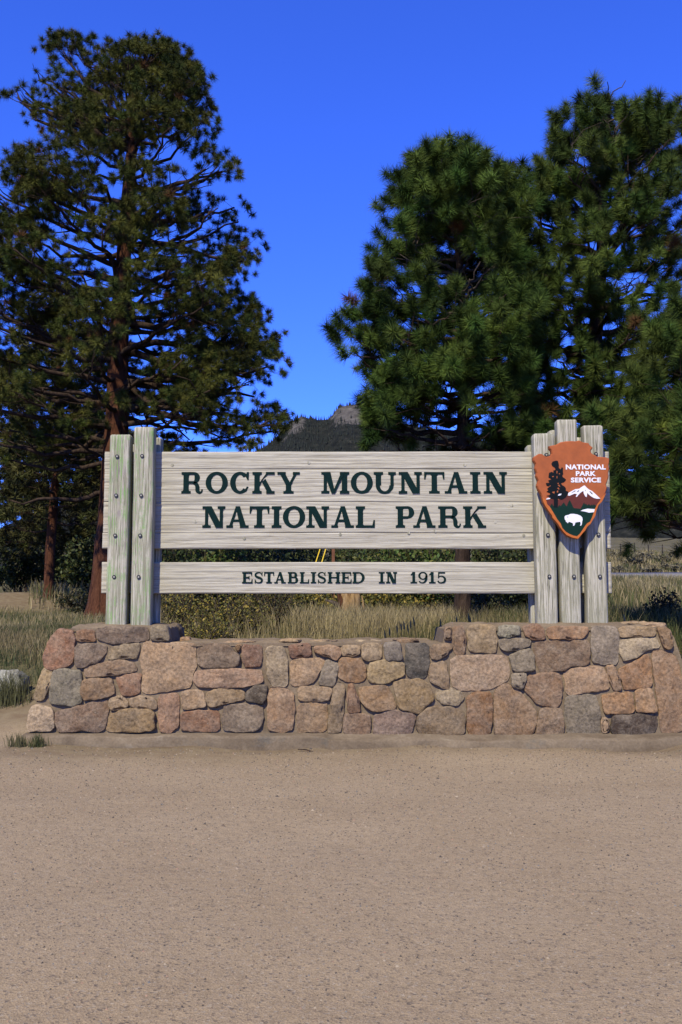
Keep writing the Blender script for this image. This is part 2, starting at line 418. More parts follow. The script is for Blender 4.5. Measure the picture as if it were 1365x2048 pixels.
# mountain
prof = np.array([(-1400, 1245), (-700, 1215), (-200, 1150), (60, 1030), (300, 950), (420, 930), (490, 912), (530, 893), (560, 868), (580, 845), (592, 837), (604, 833), (622, 838), (640, 840), (656, 839), (664, 833), (672, 820), (684, 813), (700, 810), (716, 809), (735, 815), (760, 828), (800, 846), (900, 868), (1000, 890), (1200, 930), (1500, 985), (1800, 1040), (2600, 1160)], float)
us = np.linspace(-1400, 2600, 1000); rv = np.interp(us, prof[:, 0], prof[:, 1])
rows = 90
MV = np.zeros((rows + 25, len(us), 3)); RK = np.zeros((rows + 25, len(us)))
for r_ in range(rows + 25):
    t = r_ / (rows - 1)
    for_ = t <= 1
    dist = 1300 + 1300 * t
    az = (us - W / 2) / F / (CT - 0 * ST)
    X = az * dist; Y = np.full_like(us, dist)
    ridge = np.array([P(u, v, 2600)[2] for u, v in zip(us, rv)]) if r_ == 0 else ridge
    if t <= 1:
        h = 4 + (ridge - 4) * t ** 1.25
        amp = np.sin(np.pi * min(t, 1)) * 90
    else:
        h = ridge - (ridge + 60) * sstep(1, 1.28, t) * 1.0; amp = 20 * (t - 1) * 4
    h = h + (fbm(X * .006, Y * .006, 31, 5) - .5) * amp + (fbm(X * .03, Y * .03, 33, 3) - .5) * (14 if t < 1 else 4) * min(1, 6 * abs(1 - t) + .35)
    MV[r_] = np.stack([X, Y, h], 1)
    rk = .16 + .62 * np.exp(-((us - 712) / 52) ** 2) * sstep(.80, .95, t) + .55 * np.exp(-((us - 592) / 20) ** 2) * sstep(.86, .95, t) + .22 * np.exp(-((us - 730) / 60) ** 2) * sstep(.3, .8, t)
    RK[r_] = rk
nu = len(us); i = (np.arange(rows + 24)[:, None] * nu + np.arange(nu - 1)[None, :]).ravel()
Q = np.stack([i, i + 1, i + 1 + nu, i + nu], 1)
o = link('mountain', mesh_np('mountain', MV.reshape(-1, 3), Q, True, np.repeat(RK.reshape(-1, 1), 3, 1)), M['mountain'])
tag(o, 'distant forested mountain with bare grey granite crags along its ridge', 'mountain', kind='structure')
# far conifers on the mountain, one mass
nt_ = 9000
fi = rng.random(nt_) ** .6 * (rows - 1); fj = rng.uniform(440, 600, nt_)
a = np.floor(fi).astype(int); bj = np.floor(fj).astype(int)
pos = MV[np.clip(a, 0, rows - 1), bj] + rng.normal(0, 3, (nt_, 3)) * [1, 1, 0]
keep = rng.random(nt_) > np.clip((RK[np.clip(a, 0, rows - 1), bj] - .18) * 1.7, 0, .93)
pos = pos[keep]
rj = rng.integers(440, 600, 420); pos = np.vstack([pos, MV[rows - 1, rj] + rng.normal(0, 2.2, (420, 3)) * [1, 1, 0]])
K = len(pos); hh = rng.uniform(7, 13, K); wd = hh * rng.uniform(.14, .22, K)
th = np.arange(5) / 5 * 2 * np.pi
ringv = np.stack([np.cos(th), np.sin(th), 0 * th], 1)
Vt = np.zeros((K, 6, 3)); Vt[:, :5] = pos[:, None] + ringv[None] * wd[:, None, None] - np.array([0, 0, 1.5]); Vt[:, 5] = pos + np.stack([0 * hh, 0 * hh, hh], 1)
Tt = np.array([[k, (k + 1) % 5, 5] for k in range(5)])[None] + (np.arange(K) * 6)[:, None, None]
cc = np.repeat(rng.uniform(.55, 1.25, K)[:, None] * np.array([[.018, .024, .018]]), 6, 0)
o = link('mountain_forest', mesh_np('mountain_forest', Vt.reshape(-1, 3), Tt.reshape(-1, 3), False, cc), M['leaf'])
tag(o, 'far dark conifer forest covering the mountain slopes', 'forest', kind='stuff')

# ------------------------------------------------------------------ stone wall
def A(p): return (p[0] * .35165, 1220 + p[1] * .35165)
def B(p): return (440 + p[0] * .35165, 1220 + p[1] * .35165)
def C_(p): return (885 + p[0] * .35165, 1220 + p[1] * .35165)
PAL = dict(pk=(.31, .195, .125), red=(.25, .13, .08), tan=(.33, .245, .165), yel=(.36, .26, .145), gry=(.235, .215, .19), brn=(.215, .15, .105), pur=(.165, .125, .11),
           org=(.29, .165, .08), pale=(.40, .33, .255), slate=(.05, .054, .062), blue=(.20, .205, .20), dk=(.085, .066, .056), ppk=(.36, .255, .175))
ST_A = [('red', [(330, 112), (415, 115), (425, 150), (425, 215), (410, 310), (300, 342), (248, 318), (250, 255), (285, 165)]),
 ('org', [(440, 115), (535, 115), (540, 175), (490, 180), (437, 172)]),
 ('pur', [(555, 105), (620, 95), (840, 98), (845, 172), (740, 183), (635, 190), (550, 165)]),
 ('gry', [(865, 95), (955, 92), (965, 168), (900, 170), (862, 165)]),
 ('pur', [(432, 195), (520, 190), (612, 205), (605, 245), (575, 285), (470, 330), (430, 318)]),
 ('tan', [(640, 215), (700, 195), (795, 190), (795, 235), (770, 278), (700, 268), (640, 283), (615, 275)]),
 ('brn', [(500, 320), (580, 300), (690, 282), (760, 305), (780, 330), (775, 350), (640, 372), (500, 382), (480, 365)]),
 ('tan', [(255, 335), (292, 355), (290, 400), (270, 470), (250, 510), (210, 515), (195, 490), (220, 420), (240, 345)]),
 ('gry', [(305, 350), (345, 338), (455, 345), (465, 380), (460, 450), (470, 525), (410, 545), (340, 535), (280, 530), (290, 440)]),
 ('pk', [(480, 400), (540, 390), (630, 385), (660, 470), (620, 495), (540, 505), (475, 515), (465, 460)]),
 ('red', [(665, 380), (740, 365), (800, 365), (795, 410), (798, 475), (750, 483), (700, 488), (685, 450)]),
 ('ppk', [(825, 185), (960, 190), (1110, 190), (1112, 270), (1118, 310), (1095, 360), (1085, 435), (940, 460), (830, 480), (808, 450), (815, 350), (800, 270)]),
 ('pale', [(180, 550), (225, 542), (305, 560), (312, 685), (170, 690), (158, 660), (165, 585)]),
 ('brn', [(320, 580), (420, 555), (530, 525), (615, 508), (618, 560), (590, 680), (560, 692), (450, 685), (345, 695), (318, 640)]),
 ('tan', [(630, 510), (680, 490), (720, 515), (728, 548), (640, 568), (625, 545)]),
 ('tan', [(740, 505), (800, 490), (885, 505), (890, 565), (820, 560), (745, 550)]),
 ('yel', [(650, 580), (700, 562), (850, 565), (880, 580), (882, 685), (770, 695), (605, 692), (615, 620)]),
 ('pk', [(905, 485), (990, 475), (1018, 490), (1018, 600), (1015, 660), (985, 692), (915, 690), (905, 620)]),
 ('tan', [(1035, 470), (1090, 455), (1155, 465), (1170, 545), (1110, 565), (1038, 560)]),
 ('red', [(1035, 585), (1110, 575), (1245, 578), (1252, 690), (1110, 690), (1030, 682)]),
 ('pk', [(1180, 465), (1265, 448), (1360, 452), (1385, 470), (1385, 512), (1300, 525), (1215, 555), (1185, 545), (1175, 500)]),
 ('brn', [(1130, 195), (1240, 195), (1300, 200), (1360, 260), (1362, 310), (1330, 325), (1145, 328), (1125, 290)]),
 ('ppk', [(1120, 345), (1240, 335), (1480, 338), (1500, 400), (1470, 420), (1360, 440), (1130, 443), (1100, 400)])]
ST_B = [('org', [(88, 205), (122, 200), (112, 235), (95, 237)]),
 ('red', [(128, 200), (235, 200), (238, 320), (135, 322)]),
 ('pale', [(260, 215), (370, 210), (385, 300), (385, 430), (305, 430), (275, 390)]),
 ('red', [(395, 200), (515, 192), (518, 250), (500, 268), (400, 268)]),
 ('pk', [(540, 205), (676, 205), (688, 260), (660, 285), (600, 262), (540, 240)]),
 ('tan', [(690, 205), (795, 205), (795, 255), (702, 262)]),
 ('tan', [(812, 198), (915, 195), (918, 280), (840, 288), (812, 262)]),
 ('blue', [(935, 190), (1025, 182), (1035, 280), (945, 288)]),
 ('slate', [(1055, 195), (1185, 195), (1190, 300), (1175, 385), (1065, 380), (1058, 290)]),
 ('brn', [(1210, 205), (1310, 190), (1320, 215), (1290, 255), (1245, 280), (1200, 275)]),
 ('tan', [(405, 280), (590, 272), (585, 320), (540, 400), (500, 428), (405, 428)]),
 ('gry', [(600, 290), (625, 285), (672, 310), (662, 400), (640, 432), (560, 420), (580, 360)]),
 ('org', [(682, 275), (790, 275), (825, 310), (825, 400), (790, 415), (672, 390), (682, 320)]),
 ('yel', [(850, 305), (930, 290), (1050, 298), (1045, 375), (985, 395), (940, 422), (850, 412), (840, 385)]),
 ('tan', [(1190, 310), (1270, 290), (1290, 310), (1305, 440), (1270, 448), (1190, 395)]),
 ('tan', [(450, 440), (520, 432), (638, 445), (625, 515), (560, 520), (445, 515)]),
 ('brn', [(648, 415), (680, 408), (712, 440), (705, 540), (690, 690), (665, 702), (615, 695), (620, 610), (642, 490)]),
 ('red', [(728, 430), (760, 425), (775, 475), (802, 570), (790, 580), (728, 580)]),
 ('pk', [(790, 440), (950, 430), (980, 480), (1003, 565), (900, 575), (830, 555), (800, 510)]),
 ('yel', [(987, 415), (1050, 400), (1150, 395), (1195, 430), (1220, 510), (1160, 555), (1130, 590), (1080, 575), (1025, 560), (1012, 500)]),
 ('pale', [(1235, 460), (1290, 450), (1375, 462), (1384, 505), (1355, 540), (1265, 533), (1232, 500)]),
 ('pur', [(25, 545), (70, 535), (240, 540), (248, 610), (235, 670), (180, 688), (80, 690), (25, 675), (15, 610)]),
 ('dk', [(150, 470), (180, 440), (240, 425), (270, 440), (262, 500), (240, 538), (150, 512)]),
 ('pk', [(275, 440), (380, 445), (420, 480), (425, 560), (415, 680), (360, 690), (272, 685)]),
 ('pk', [(440, 535), (600, 530), (612, 560), (604, 690), (540, 700), (440, 692)]),
 ('brn', [(710, 600), (750, 585), (850, 595), (860, 630), (845, 712), (740, 718), (705, 690)]),
 ('pur', [(885, 600), (960, 572), (1060, 580), (1115, 605), (1080, 720), (960, 725), (880, 712), (872, 650)]),
 ('brn', [(1130, 610), (1180, 555), (1290, 550), (1390, 575), (1395, 625), (1385, 712), (1250, 718), (1140, 712), (1118, 650)])]
ST_C = [('brn', [(10, 168), (20, 100), (50, 92), (54, 120), (50, 165), (30, 172)]),
 ('brn', [(60, 100), (125, 95), (130, 170), (130, 248), (78, 255), (60, 180)]),
 ('tan', [(145, 90), (295, 88), (308, 160), (308, 215), (290, 245), (220, 240), (150, 238)]),
 ('blue', [(318, 92), (435, 92), (437, 140), (380, 150), (320, 150)]),
 ('gry', [(320, 170), (400, 155), (495, 170), (495, 200), (430, 225), (360, 237), (325, 205)]),
 ('gry', [(385, 260), (430, 235), (500, 218), (525, 270), (522, 345), (400, 350)]),
 ('red', [(460, 95), (540, 85), (575, 110), (580, 165), (525, 168), (470, 145)]),
 ('pk', [(592, 105), (640, 92), (820, 95), (828, 130), (800, 162), (610, 165)]),
 ('brn', [(520, 180), (690, 172), (835, 170), (835, 315), (740, 320), (670, 345), (560, 355), (545, 320)]),
 ('gry', [(848, 100), (985, 95), (1000, 140), (998, 300), (920, 302), (855, 300), (848, 190)]),
 ('tan', [(1010, 105), (1060, 92), (1200, 100), (1212, 135), (1195, 150), (1080, 154), (1010, 154)]),
 ('pale', [(1005, 172), (1100, 164), (1215, 157), (1235, 215), (1160, 228), (1120, 260), (1035, 292), (1018, 265)]),
 ('org', [(1222, 105), (1270, 98), (1290, 115), (1312, 190), (1300, 220), (1270, 222), (1238, 160)]),
 ('pale', [(48, 290), (85, 262), (200, 258), (350, 255), (375, 290), (380, 390), (280, 450), (110, 460), (60, 430)]),
 ('gry', [(390, 365), (470, 360), (475, 400), (455, 450), (400, 430)]),
 ('pk', [(490, 375), (560, 362), (670, 360), (682, 440), (675, 530), (655, 555), (535, 530), (500, 490), (470, 455)]),
 ('ppk', [(695, 350), (790, 325), (905, 320), (935, 370), (955, 450), (860, 465), (705, 482)]),
 ('tan', [(930, 320), (975, 318), (1022, 450), (980, 463), (947, 390)]),
 ('org', [(1005, 340), (1080, 300), (1170, 250), (1188, 300), (1193, 445), (1110, 440), (1040, 452), (1020, 400)]),
 ('pk', [(1192, 240), (1260, 230), (1330, 265), (1350, 330), (1365, 400), (1400, 680), (1280, 705), (1245, 700), (1225, 500), (1202, 360)]),
 ('org', [(140, 500), (180, 470), (270, 468), (288, 520), (270, 715), (150, 718), (142, 610)]),
 ('pk', [(295, 460), (370, 415), (440, 470), (500, 530), (545, 590), (515, 710), (440, 722), (300, 715), (293, 600)]),
 ('brn', [(550, 560), (680, 565), (690, 640), (685, 700), (610, 718), (525, 718), (545, 640)]),
 ('gry', [(697, 500), (760, 482), (870, 490), (890, 560), (903, 700), (860, 712), (710, 708), (700, 600)]),
 ('org', [(908, 490), (950, 475), (1080, 465), (1090, 585), (990, 588), (925, 590)]),
 ('yel', [(1100, 455), (1180, 450), (1215, 520), (1215, 580), (1140, 580), (1105, 575)]),
 ('tan', [(908, 620), (940, 620), (950, 680), (925, 700), (910, 690)]),
 ('dk', [(965, 605), (1060, 595), (1215, 588), (1220, 660), (1190, 705), (1060, 715), (960, 715)]),
 ('tan', [(1375, 300), (1440, 330), (1480, 450), (1400, 470)]), ('gry', [(1405, 490), (1490, 470), (1530, 690), (1420, 690)])]
wall_base = np.array([0, 8.2, 0])
wall = empty('stone_wall', wall_base)
tag(wall, 'low mortared wall of rounded multicoloured field stones carrying the wooden sign', 'stone wall')
wp = [(48, 1492), (62, 1440), (78, 1385), (92, 1320), (112, 1268), (140, 1257), (338, 1257), (341, 1284), (420, 1286), (640, 1287), (886, 1286), (890, 1258), (905, 1254), (1335, 1254), (1350, 1275), (1362, 1310), (1378, 1355), (1400, 1400), (1425, 1492)]
wxz = [(P(u, v, YW)[0], P(u, v, YW)[2]) for u, v in wp]
wxz[0] = (wxz[0][0], -.3); wxz[-1] = (wxz[-1][0], -.3)
V_, F_ = poly_prism(wxz, YW + .012, 8.6, wall_base)
pyobj('mortar_core', V_, F_, M['mortar'], wall)

def chaikin(p, it=1):
    for _ in range(it):
        q = np.roll(p, -1, 0); p = np.stack([.86 * p + .14 * q, .14 * p + .86 * q], 1).reshape(-1, 2)
    return p
def resample(p, n):
    q = np.vstack([p, p[:1]]); d = np.r_[0, np.cumsum(np.linalg.norm(np.diff(q, axis=0), axis=1))]
    s = np.linspace(0, d[-1], n, endpoint=False)
    return np.stack([np.interp(s, d, q[:, 0]), np.interp(s, d, q[:, 1])], 1)
def make_stone(poly_xz, yf, proud, seed, depth=.05):
    p = chaikin(np.array(poly_xz, float), 1); n = 44
    p = resample(p, n); c = p.mean(0); r = np.random.default_rng(seed)
    rad = np.linalg.norm(p - c, axis=1)
    p = c + (p - c) * (1 + (fbm(p[:, 0] * 22, p[:, 1] * 22, seed, 3) - .5) * .012 / rad * 2)[:, None]; p = c + (p - c) * (1 + .009 / rad)[:, None]
    size = math.sqrt(max(1e-6, np.ptp(p[:, 0]) * np.ptp(p[:, 1])))
    tx, tz = r.uniform(-.10, .10), r.uniform(-.10, .10)
    facets = [(r.uniform(0, 6.28), r.uniform(.20, .36), r.uniform(.12, .30)) for _ in range(3)]
    rings = [(0.0, depth, 0), (0.0, -proud * .35, .2), (.002, -proud * .82, .8), (.006, -proud * .96, 1), (.018, -proud, 1)]
    V = []
    for ins, y, k in rings:
        sc = np.clip(1 - ins / rad, .6, 1)[:, None]; V.append((c + (p - c) * sc, y, k))
    for s in (.72, .50, .26): V.append((c + (p - c) * s * .96, -proud - .004 * (1 - s), 1))
    out = []
    for q, y, k in V:
        rel = q - c
        nn = (fbm(q[:, 0] * 9, q[:, 1] * 9, seed + 5, 3) - .5) * .034 + (np.abs(fbm(q[:, 0] * 16, q[:, 1] * 16, seed + 9, 3) - .5)) * .026
        yy = y + k * (nn * min(1, size / .22) + tx * rel[:, 0] + tz * rel[:, 1])
        if k > .5:
            for fa, ft, fs in facets: yy = np.maximum(yy, -proud + fs * (rel[:, 0] * math.cos(fa) + rel[:, 1] * math.sin(fa) - ft * size))
        yy = np.where(k > .1, np.minimum(yy, -.002 - .006 * k), yy)
        out.append(np.stack([q[:, 0], yf + yy, q[:, 1]], 1))
    m = len(out); Vv = np.vstack(out + [out[-1].mean(0)[None]])
    F3 = []
    ar = np.arange(n); a2 = (ar + 1) % n
    area = np.sum(p[:, 0] * np.roll(p[:, 1], -1) - np.roll(p[:, 0], -1) * p[:, 1])
    for k in range(m - 1):
        F3 += [np.stack([k * n + ar, k * n + a2, (k + 1) * n + a2], 1), np.stack([k * n + ar, (k + 1) * n + a2, (k + 1) * n + ar], 1)]
    F3.append(np.stack([(m - 1) * n + ar, (m - 1) * n + a2, np.full(n, m * n)], 1))
    F3 = np.vstack(F3)
    if area < 0: F3 = F3[:, ::-1]
    return Vv, F3
k = 0
for conv, lst in ((A, ST_A), (B, ST_B), (C_, ST_C)):
    for key, poly in lst:
        k += 1
        xz = [(lambda q: (q[0], q[2]))(P(*conv(p), YW)) for p in poly]
        rr = np.random.default_rng(k)
        Vs, Fs = make_stone(xz, YW + .012, rr.uniform(.022, .040), k * 11)
        o = link('stone', mesh_np('stone', Vs - wall_base, Fs, True), M['stone'], wall)
        c = (np.array(PAL[key]) * .8 + np.array((.235, .18, .13)) * .2 * (.3 if key in ('slate', 'dk') else 1)) * .88 * rr.uniform(.78, 1.18) * (1 + rr.normal(0, .03, 3)); o.color = (*c, 1)
# capping: bedded mortar on top with rough flat stones
def cap(name, u0, u1, v_front, rise, mat, y0=YW - .004, y1=8.62, seed=0, zb=.10, n=70, m=14, wob=.02):
    z0 = P(u0, v_front, YW)[2]; xa = P(u0, v_front, YW)[0]; xb = P(u1, v_front, YW)[0]
    xs = np.linspace(xa, xb, n); ys = np.linspace(y0, y1, m)
    X, Y = np.meshgrid(xs, ys)
    t = (Y - y0) / (y1 - y0); e = np.minimum(np.minimum(t, 1 - t) * 6, 1)
    ex = np.minimum(np.minimum((X - xa), (xb - X)) / .06, 1)
    Z = z0 + rise * sstep(0, .30, t) * (1 - .35 * sstep(.6, 1, t)) + (fbm(X * 7, Y * 7, seed, 4) - .5) * wob * 2 * (.35 + .65 * e) - .02 * (1 - e) - .02 * (1 - ex)
    Y = Y + (fbm(X * 5, Y * 0 + 3, seed + 3, 3) - .5) * .035 * (t < .01)
    Vt = np.stack([X, Y, Z], -1).reshape(-1, 3)
    i = (np.arange(m - 1)[:, None] * n + np.arange(n - 1)[None]).ravel(); Q = [np.stack([i, i + 1, i + n + 1, i + n], 1)]
    per = np.r_[np.arange(n), np.arange(1, m) * n + n - 1, (m - 1) * n + np.arange(n - 2, -1, -1), np.arange(m - 2, 0, -1) * n]
    bot = Vt[per].copy(); bot[:, 2] = z0 - zb; b0 = len(Vt); L = len(per); q = np.arange(L); q2 = (q + 1) % L
    Q.append(np.stack([per[q2], per[q], b0 + q, b0 + q2], 1))
    o = link(name, mesh_np(name, np.vstack([Vt, bot]) - wall_base, np.vstack(Q), True), mat, wall)
    return o, Z.max()
cap('mortar_cap', 134, 336, 1258, .036, M['mortar'], seed=71, zb=.02, y0=YW + .006)
cap('mortar_cap', 345, 884, 1287, .022, M['mortar'], seed=75, zb=.02, y0=YW + .006, n=120, wob=.028)
cap('mortar_cap', 900, 1338, 1256, .036, M['mortar'], seed=73, zb=.02, y0=YW + .006, n=110)
def lump(name, u, v, Y, rx, ry, rz, col, seed, parent, base, mat='stone', zoff=0):
    c = P(u, v, Y); c[2] += zoff; n1, n2 = 28, 17
    th = np.linspace(0, 2 * np.pi, n1, endpoint=False); ph = np.linspace(0, np.pi, n2)
    T, Pp = np.meshgrid(th, ph)
    d = np.stack([np.cos(T) * np.sin(Pp), np.sin(T) * np.sin(Pp), np.cos(Pp)], -1)
    d = np.sign(d) * np.abs(d) ** .72
    k = 1 + (fbm(T * 0 + d[..., 0] * 2.2 + seed, d[..., 1] * 2.2 + d[..., 2] * 1.7, seed, 4) - .5) * .8
    Vl = c + d * k[..., None] * np.array([rx, ry, rz]); Vl = Vl.reshape(-1, 3)
    i = (np.arange(n2 - 1)[:, None] * n1 + np.arange(n1)[None]); j = (np.arange(n2 - 1)[:, None] * n1 + (np.arange(n1) + 1)[None] % n1)
    Q = np.stack([i.ravel(), (i + n1).ravel(), (j + n1).ravel(), j.ravel()], 1)
    o = link(name, mesh_np(name, Vl - np.array(base), Q, True), M[mat], parent)
    o.color = (*col, 1); return o
for u, v, Y, rx, ry, rz, key in [(349, 1263, 8.42, .075, .14, .068, 'dk'), (372, 1281, 8.1, .045, .05, .03, 'pk'), (583, 1282, 8.0, .09, .07, .022, 'tan'), (640, 1284, 8.1, .14, .09, .02, 'tan'), (735, 1284, 8.12, .12, .1, .022, 'pale'),
                                 (812, 1282, 8.0, .10, .08, .024, 'brn'), (480, 1285, 8.05, .12, .1, .02, 'ppk'), (1268, 1250, 8.15, .13, .12, .030, 'tan'), (1308, 1252, 8.05, .10, .10, .03, 'ppk'), (240, 1256, 7.98, .12, .06, .018, 'pur'),
                                 (930, 1254, 8.15, .12, .12, .026, 'brn'), (1000, 1255, 8.25, .14, .1, .02, 'pk')]:
    lump('capstone', u, v, Y, rx, ry, rz, np.array(PAL[key]), int(u), wall, wall_base)
# concrete footing at the foot of the wall
n, m = 160, 9
xa, xb = P(44, 1475, 7.75)[0], P(1418, 1475, 7.75)[0]
xs = np.linspace(xa, xb, n)
ztop = P(600, 1468, YW)[2]
prof_ = [(YW + .02, ztop + .010), (YW - .06, ztop + .004), (YW - .112, ztop - .002), (YW - .128, ztop - .018), (YW - .13, ztop - .09), (YW - .13, -.15)]
rows_ = []
for q, (y, z) in enumerate(prof_):
    w1 = (fbm(xs * 4, xs * 0 + q * .3, 91, 4) - .5); w2 = (fbm(xs * 2.2, xs * 0 + q * .2 + 4, 95, 4) - .5)
    st = sstep(P(648, 1475, 7.75)[0], P(652, 1475, 7.75)[0], xs)
    rows_.append(np.stack([xs, y + (w1 * .09 - .035 * st) * (q > 0), z + (w2 * .07 - .016 * st) * (0 < q < 5)], 1))
Vf = np.vstack(rows_); i = (np.arange(len(prof_) - 1)[:, None] * n + np.arange(n - 1)[None]).ravel()
Qf = np.stack([i + n, i + n + 1, i + 1, i], 1)
endv = []
me = mesh_np('footing', Vf - wall_base, Qf, True)
link('footing', me, M['footing'], wall)

# ------------------------------------------------------------------ park sign
YP, PD = 8.05, .135                            # front of the posts and their depth
YB, BT = YP + PD, .09                          # front of the boards and their thickness
sign_base = np.array([0, 8.2, P(600, 1247, YP)[2]])
sign = empty('park_sign', sign_base)
tag(sign, 'large weathered wooden entrance sign with dark green slab lettering and arrowhead emblem', 'sign')

def make_post(name, ub, wpx, vtop, y0, depth, mat, seed, zb=None):
    """timber with rounded edges; ub = left pixel edge of its face at the foot"""
    xl = P(ub, 1247, y0)[0]; w = wpx / F * y0; z0 = (P(600, 1247, YP)[2] - .05); z1 = P(ub, vtop, y0)[2]
    cx, cy = xl + w / 2, y0 + depth / 2
    rb = .022; pts = []
    for sx, sy, a0 in ((1, -1, -90), (1, 1, 0), (-1, 1, 90), (-1, -1, 180)):
        for a in (0, 30, 60, 90):
            an = math.radians(a0 + a); pts.append((sx * (w / 2 - rb) + rb * math.cos(an), sy * (depth / 2 - rb) + rb * math.sin(an)))
    pts = np.array(pts); n = len(pts); zs = list(np.linspace(z0, z1 - .014, 40)); V = []
    for q, z in enumerate(zs):
        wob = (fbm(np.full(n, z * 1.6), np.arange(n) * .13 + seed, seed, 3) - .5) * .016
        p = pts * (1 + wob / np.maximum(.03, np.linalg.norm(pts, axis=1)))[:, None]
        V.append(np.column_stack([cx + p[:, 0], cy + p[:, 1], np.full(n, z)]))
    top = pts * .93; V.append(np.column_stack([cx + top[:, 0], cy + top[:, 1], z1 - .003 + (fbm(top[:, 0] * 20, top[:, 1] * 20, seed, 2) - .5) * .008]))
    Vv = np.vstack(V + [[[cx, cy, z1]]]); m = len(V); F3 = []
    ar = np.arange(n); a2 = (ar + 1) % n
    for q in range(m - 1): F3 += [np.stack([q * n + ar, q * n + a2, (q + 1) * n + a2], 1), np.stack([q * n + ar, (q + 1) * n + a2, (q + 1) * n + ar], 1)]
    F3.append(np.stack([(m - 1) * n + ar, (m - 1) * n + a2, np.full(n, m * n)], 1))
    return link(name, mesh_np(name, Vv - sign_base, np.vstack(F3), True), mat, sign)
PW = 41
post_spec = [(211, 868, 'post_lichen'), (260, 853, 'post_lichen'), (1076, 866, 'post'), (1124, 838, 'post'), (1177, 850, 'post')]
posts = []
for q, (ub, vt, mt) in enumerate(post_spec):
    posts.append(make_post('post', ub, PW, vt, YP, PD, M[mt], 40 + q))
for q, (ub, vt, mt) in enumerate(post_spec):     # their twins behind the boards
    xl = P(ub, 1247, YP)[0]; yb = YB + BT + .002
    u2 = PX(np.array([xl, yb, P(600, 1247, YP)[2]]))[0]; zt = P(ub, vt, YP)[2] - [.045, .05, .06, .05, .06][q]
    v2 = PX(np.array([xl, yb, zt]))[1]
    make_post('rear_post', float(u2) - [2, -4, 3, 4, 3][q], PW * YP / yb, float(v2), yb, PD, M['post'], 60 + q)
# bolts
def ring_disc(name, c, r0, r1, y, mat, parent, hh=.004, n=18):
    th = np.arange(n) / n * 2 * np.pi
    V = []
    for rr, yy in ((r1, 0), (r1 * .96, -hh), (r0, -hh), (r0, hh * .3)):
        V += [(c[0] + rr * math.cos(a) - sign_base[0], y + yy - sign_base[1], c[1] + rr * math.sin(a) - sign_base[2]) for a in th]
    Fs = []
    for k in range(3):
        for i in range(n): Fs.append([k * n + i, k * n + (i + 1) % n, (k + 1) * n + (i + 1) % n, (k + 1) * n + i])
    if r0 > .001: Fs.append([3 * n + i for i in range(n)])
    return pyobj(name, V, Fs, mat, parent, False)
bolts = {0: [(235, 913), (233, 991), (231, 1071), (229, 1154)], 1: [(285, 912), (283, 991), (281, 1071), (278, 1154)], 2: [(1093, 910), (1096, 1070), (1099, 1153)], 3: [(1148, 1153)], 4: [(1192, 908), (1197, 1069), (1200, 1153)]}
for q, l in bolts.items():
    for (u, v) in l:
        p = P(u, v, YP)
        w_ = ring_disc('bolt_recess', (p[0], p[2]), 0.007, .0165, YP - .006, M['recess_shade'], posts[q])  # raised dark ring, counterbore shade put into its colour
        ring_disc('bolt', (p[0], p[2]), .0005, .0078, YP - .0085, M['steel'], posts[q], .0035, 12)

# boards: core and sandblasted planks
def plank(name, xa, xb, za, zb, parent, seed, n=230, m=26):
    xs = np.linspace(xa, xb, n); zs = np.linspace(za, zb, m)
    X, Z = np.meshgrid(xs, zs)
    warp = (fbm(X * 1.2, Z * 3, seed + 2, 3) - .5) * .05
    gr = fbm(X * .9, (Z + warp) * 75, seed, 3); gr2 = fbm(X * 2.5, (Z + warp * .6) * 150, seed + 7, 2)
    ed = np.minimum((Z - za), (zb - Z)); 
    Y = YB + .0005 + np.clip(gr - .42, 0, 1) * .016 + np.clip(gr2 - .6, 0, 1) * .008 + .003 * (1 - sstep(0, .004, ed))
    Z = Z + (fbm(X * 2, Z * 0, seed + 13, 3) - .5) * .006 * (ed < 1e-6)
    Vf = np.stack([X, Y, Z], -1).reshape(-1, 3)
    i = (np.arange(m - 1)[:, None] * n + np.arange(n - 1)[None]).ravel(); Q = [np.stack([i, i + 1, i + n + 1, i + n], 1)]
    per = np.r_[np.arange(n), np.arange(1, m) * n + n - 1, (m - 1) * n + np.arange(n - 2, -1, -1), np.arange(m - 2, 0, -1) * n]
    bk = Vf[per].copy(); bk[:, 1] = YB + .055; b0 = len(Vf); L = len(per); q = np.arange(L); q2 = (q + 1) % L
    Q.append(np.stack([per[q2], per[q], b0 + q, b0 + q2], 1))
    return link(name, mesh_np(name, np.vstack([Vf, bk]) - sign_base, np.vstack(Q), False), M['board'], parent)
def board(name, uvs, rows_v, seed):
    (ua, va), (ub, vb) = uvs
    xa = P(ua, va, YB)[0]; xb = P(ub, vb, YB)[0]
    zt = P(700, rows_v[0], YB)[2]; zb = P(700, rows_v[-1], YB)[2]
    ins = .012
    V_, F_ = poly_prism([(xa + ins, zb + ins * .6), (xb - ins, zb + ins * .6), (xb - ins, zt - ins * .6), (xa + ins, zt - ins * .6)], YB + .03, YB + BT, sign_base)
    core = pyobj(name, V_, F_, M['board'], sign)
    for q in range(len(rows_v) - 1):
        z1 = P(700, rows_v[q], YB)[2]; z0 = P(700, rows_v[q + 1], YB)[2]
        plank('plank', xa + random.uniform(0, .008), xb - random.uniform(0, .008), z0 + .0006, z1 - .0006, core, seed + q * 17, m=max(14, int((z1 - z0) / .0075)))
    return core
mainb = board('name_board', ((207, 1000), (1221, 1000)), [903, 938, 1004, 1066, 1097.5], 300)
lowb = board('date_board', ((203.5, 1155), (1224.5, 1155)), [1124, 1187], 400)

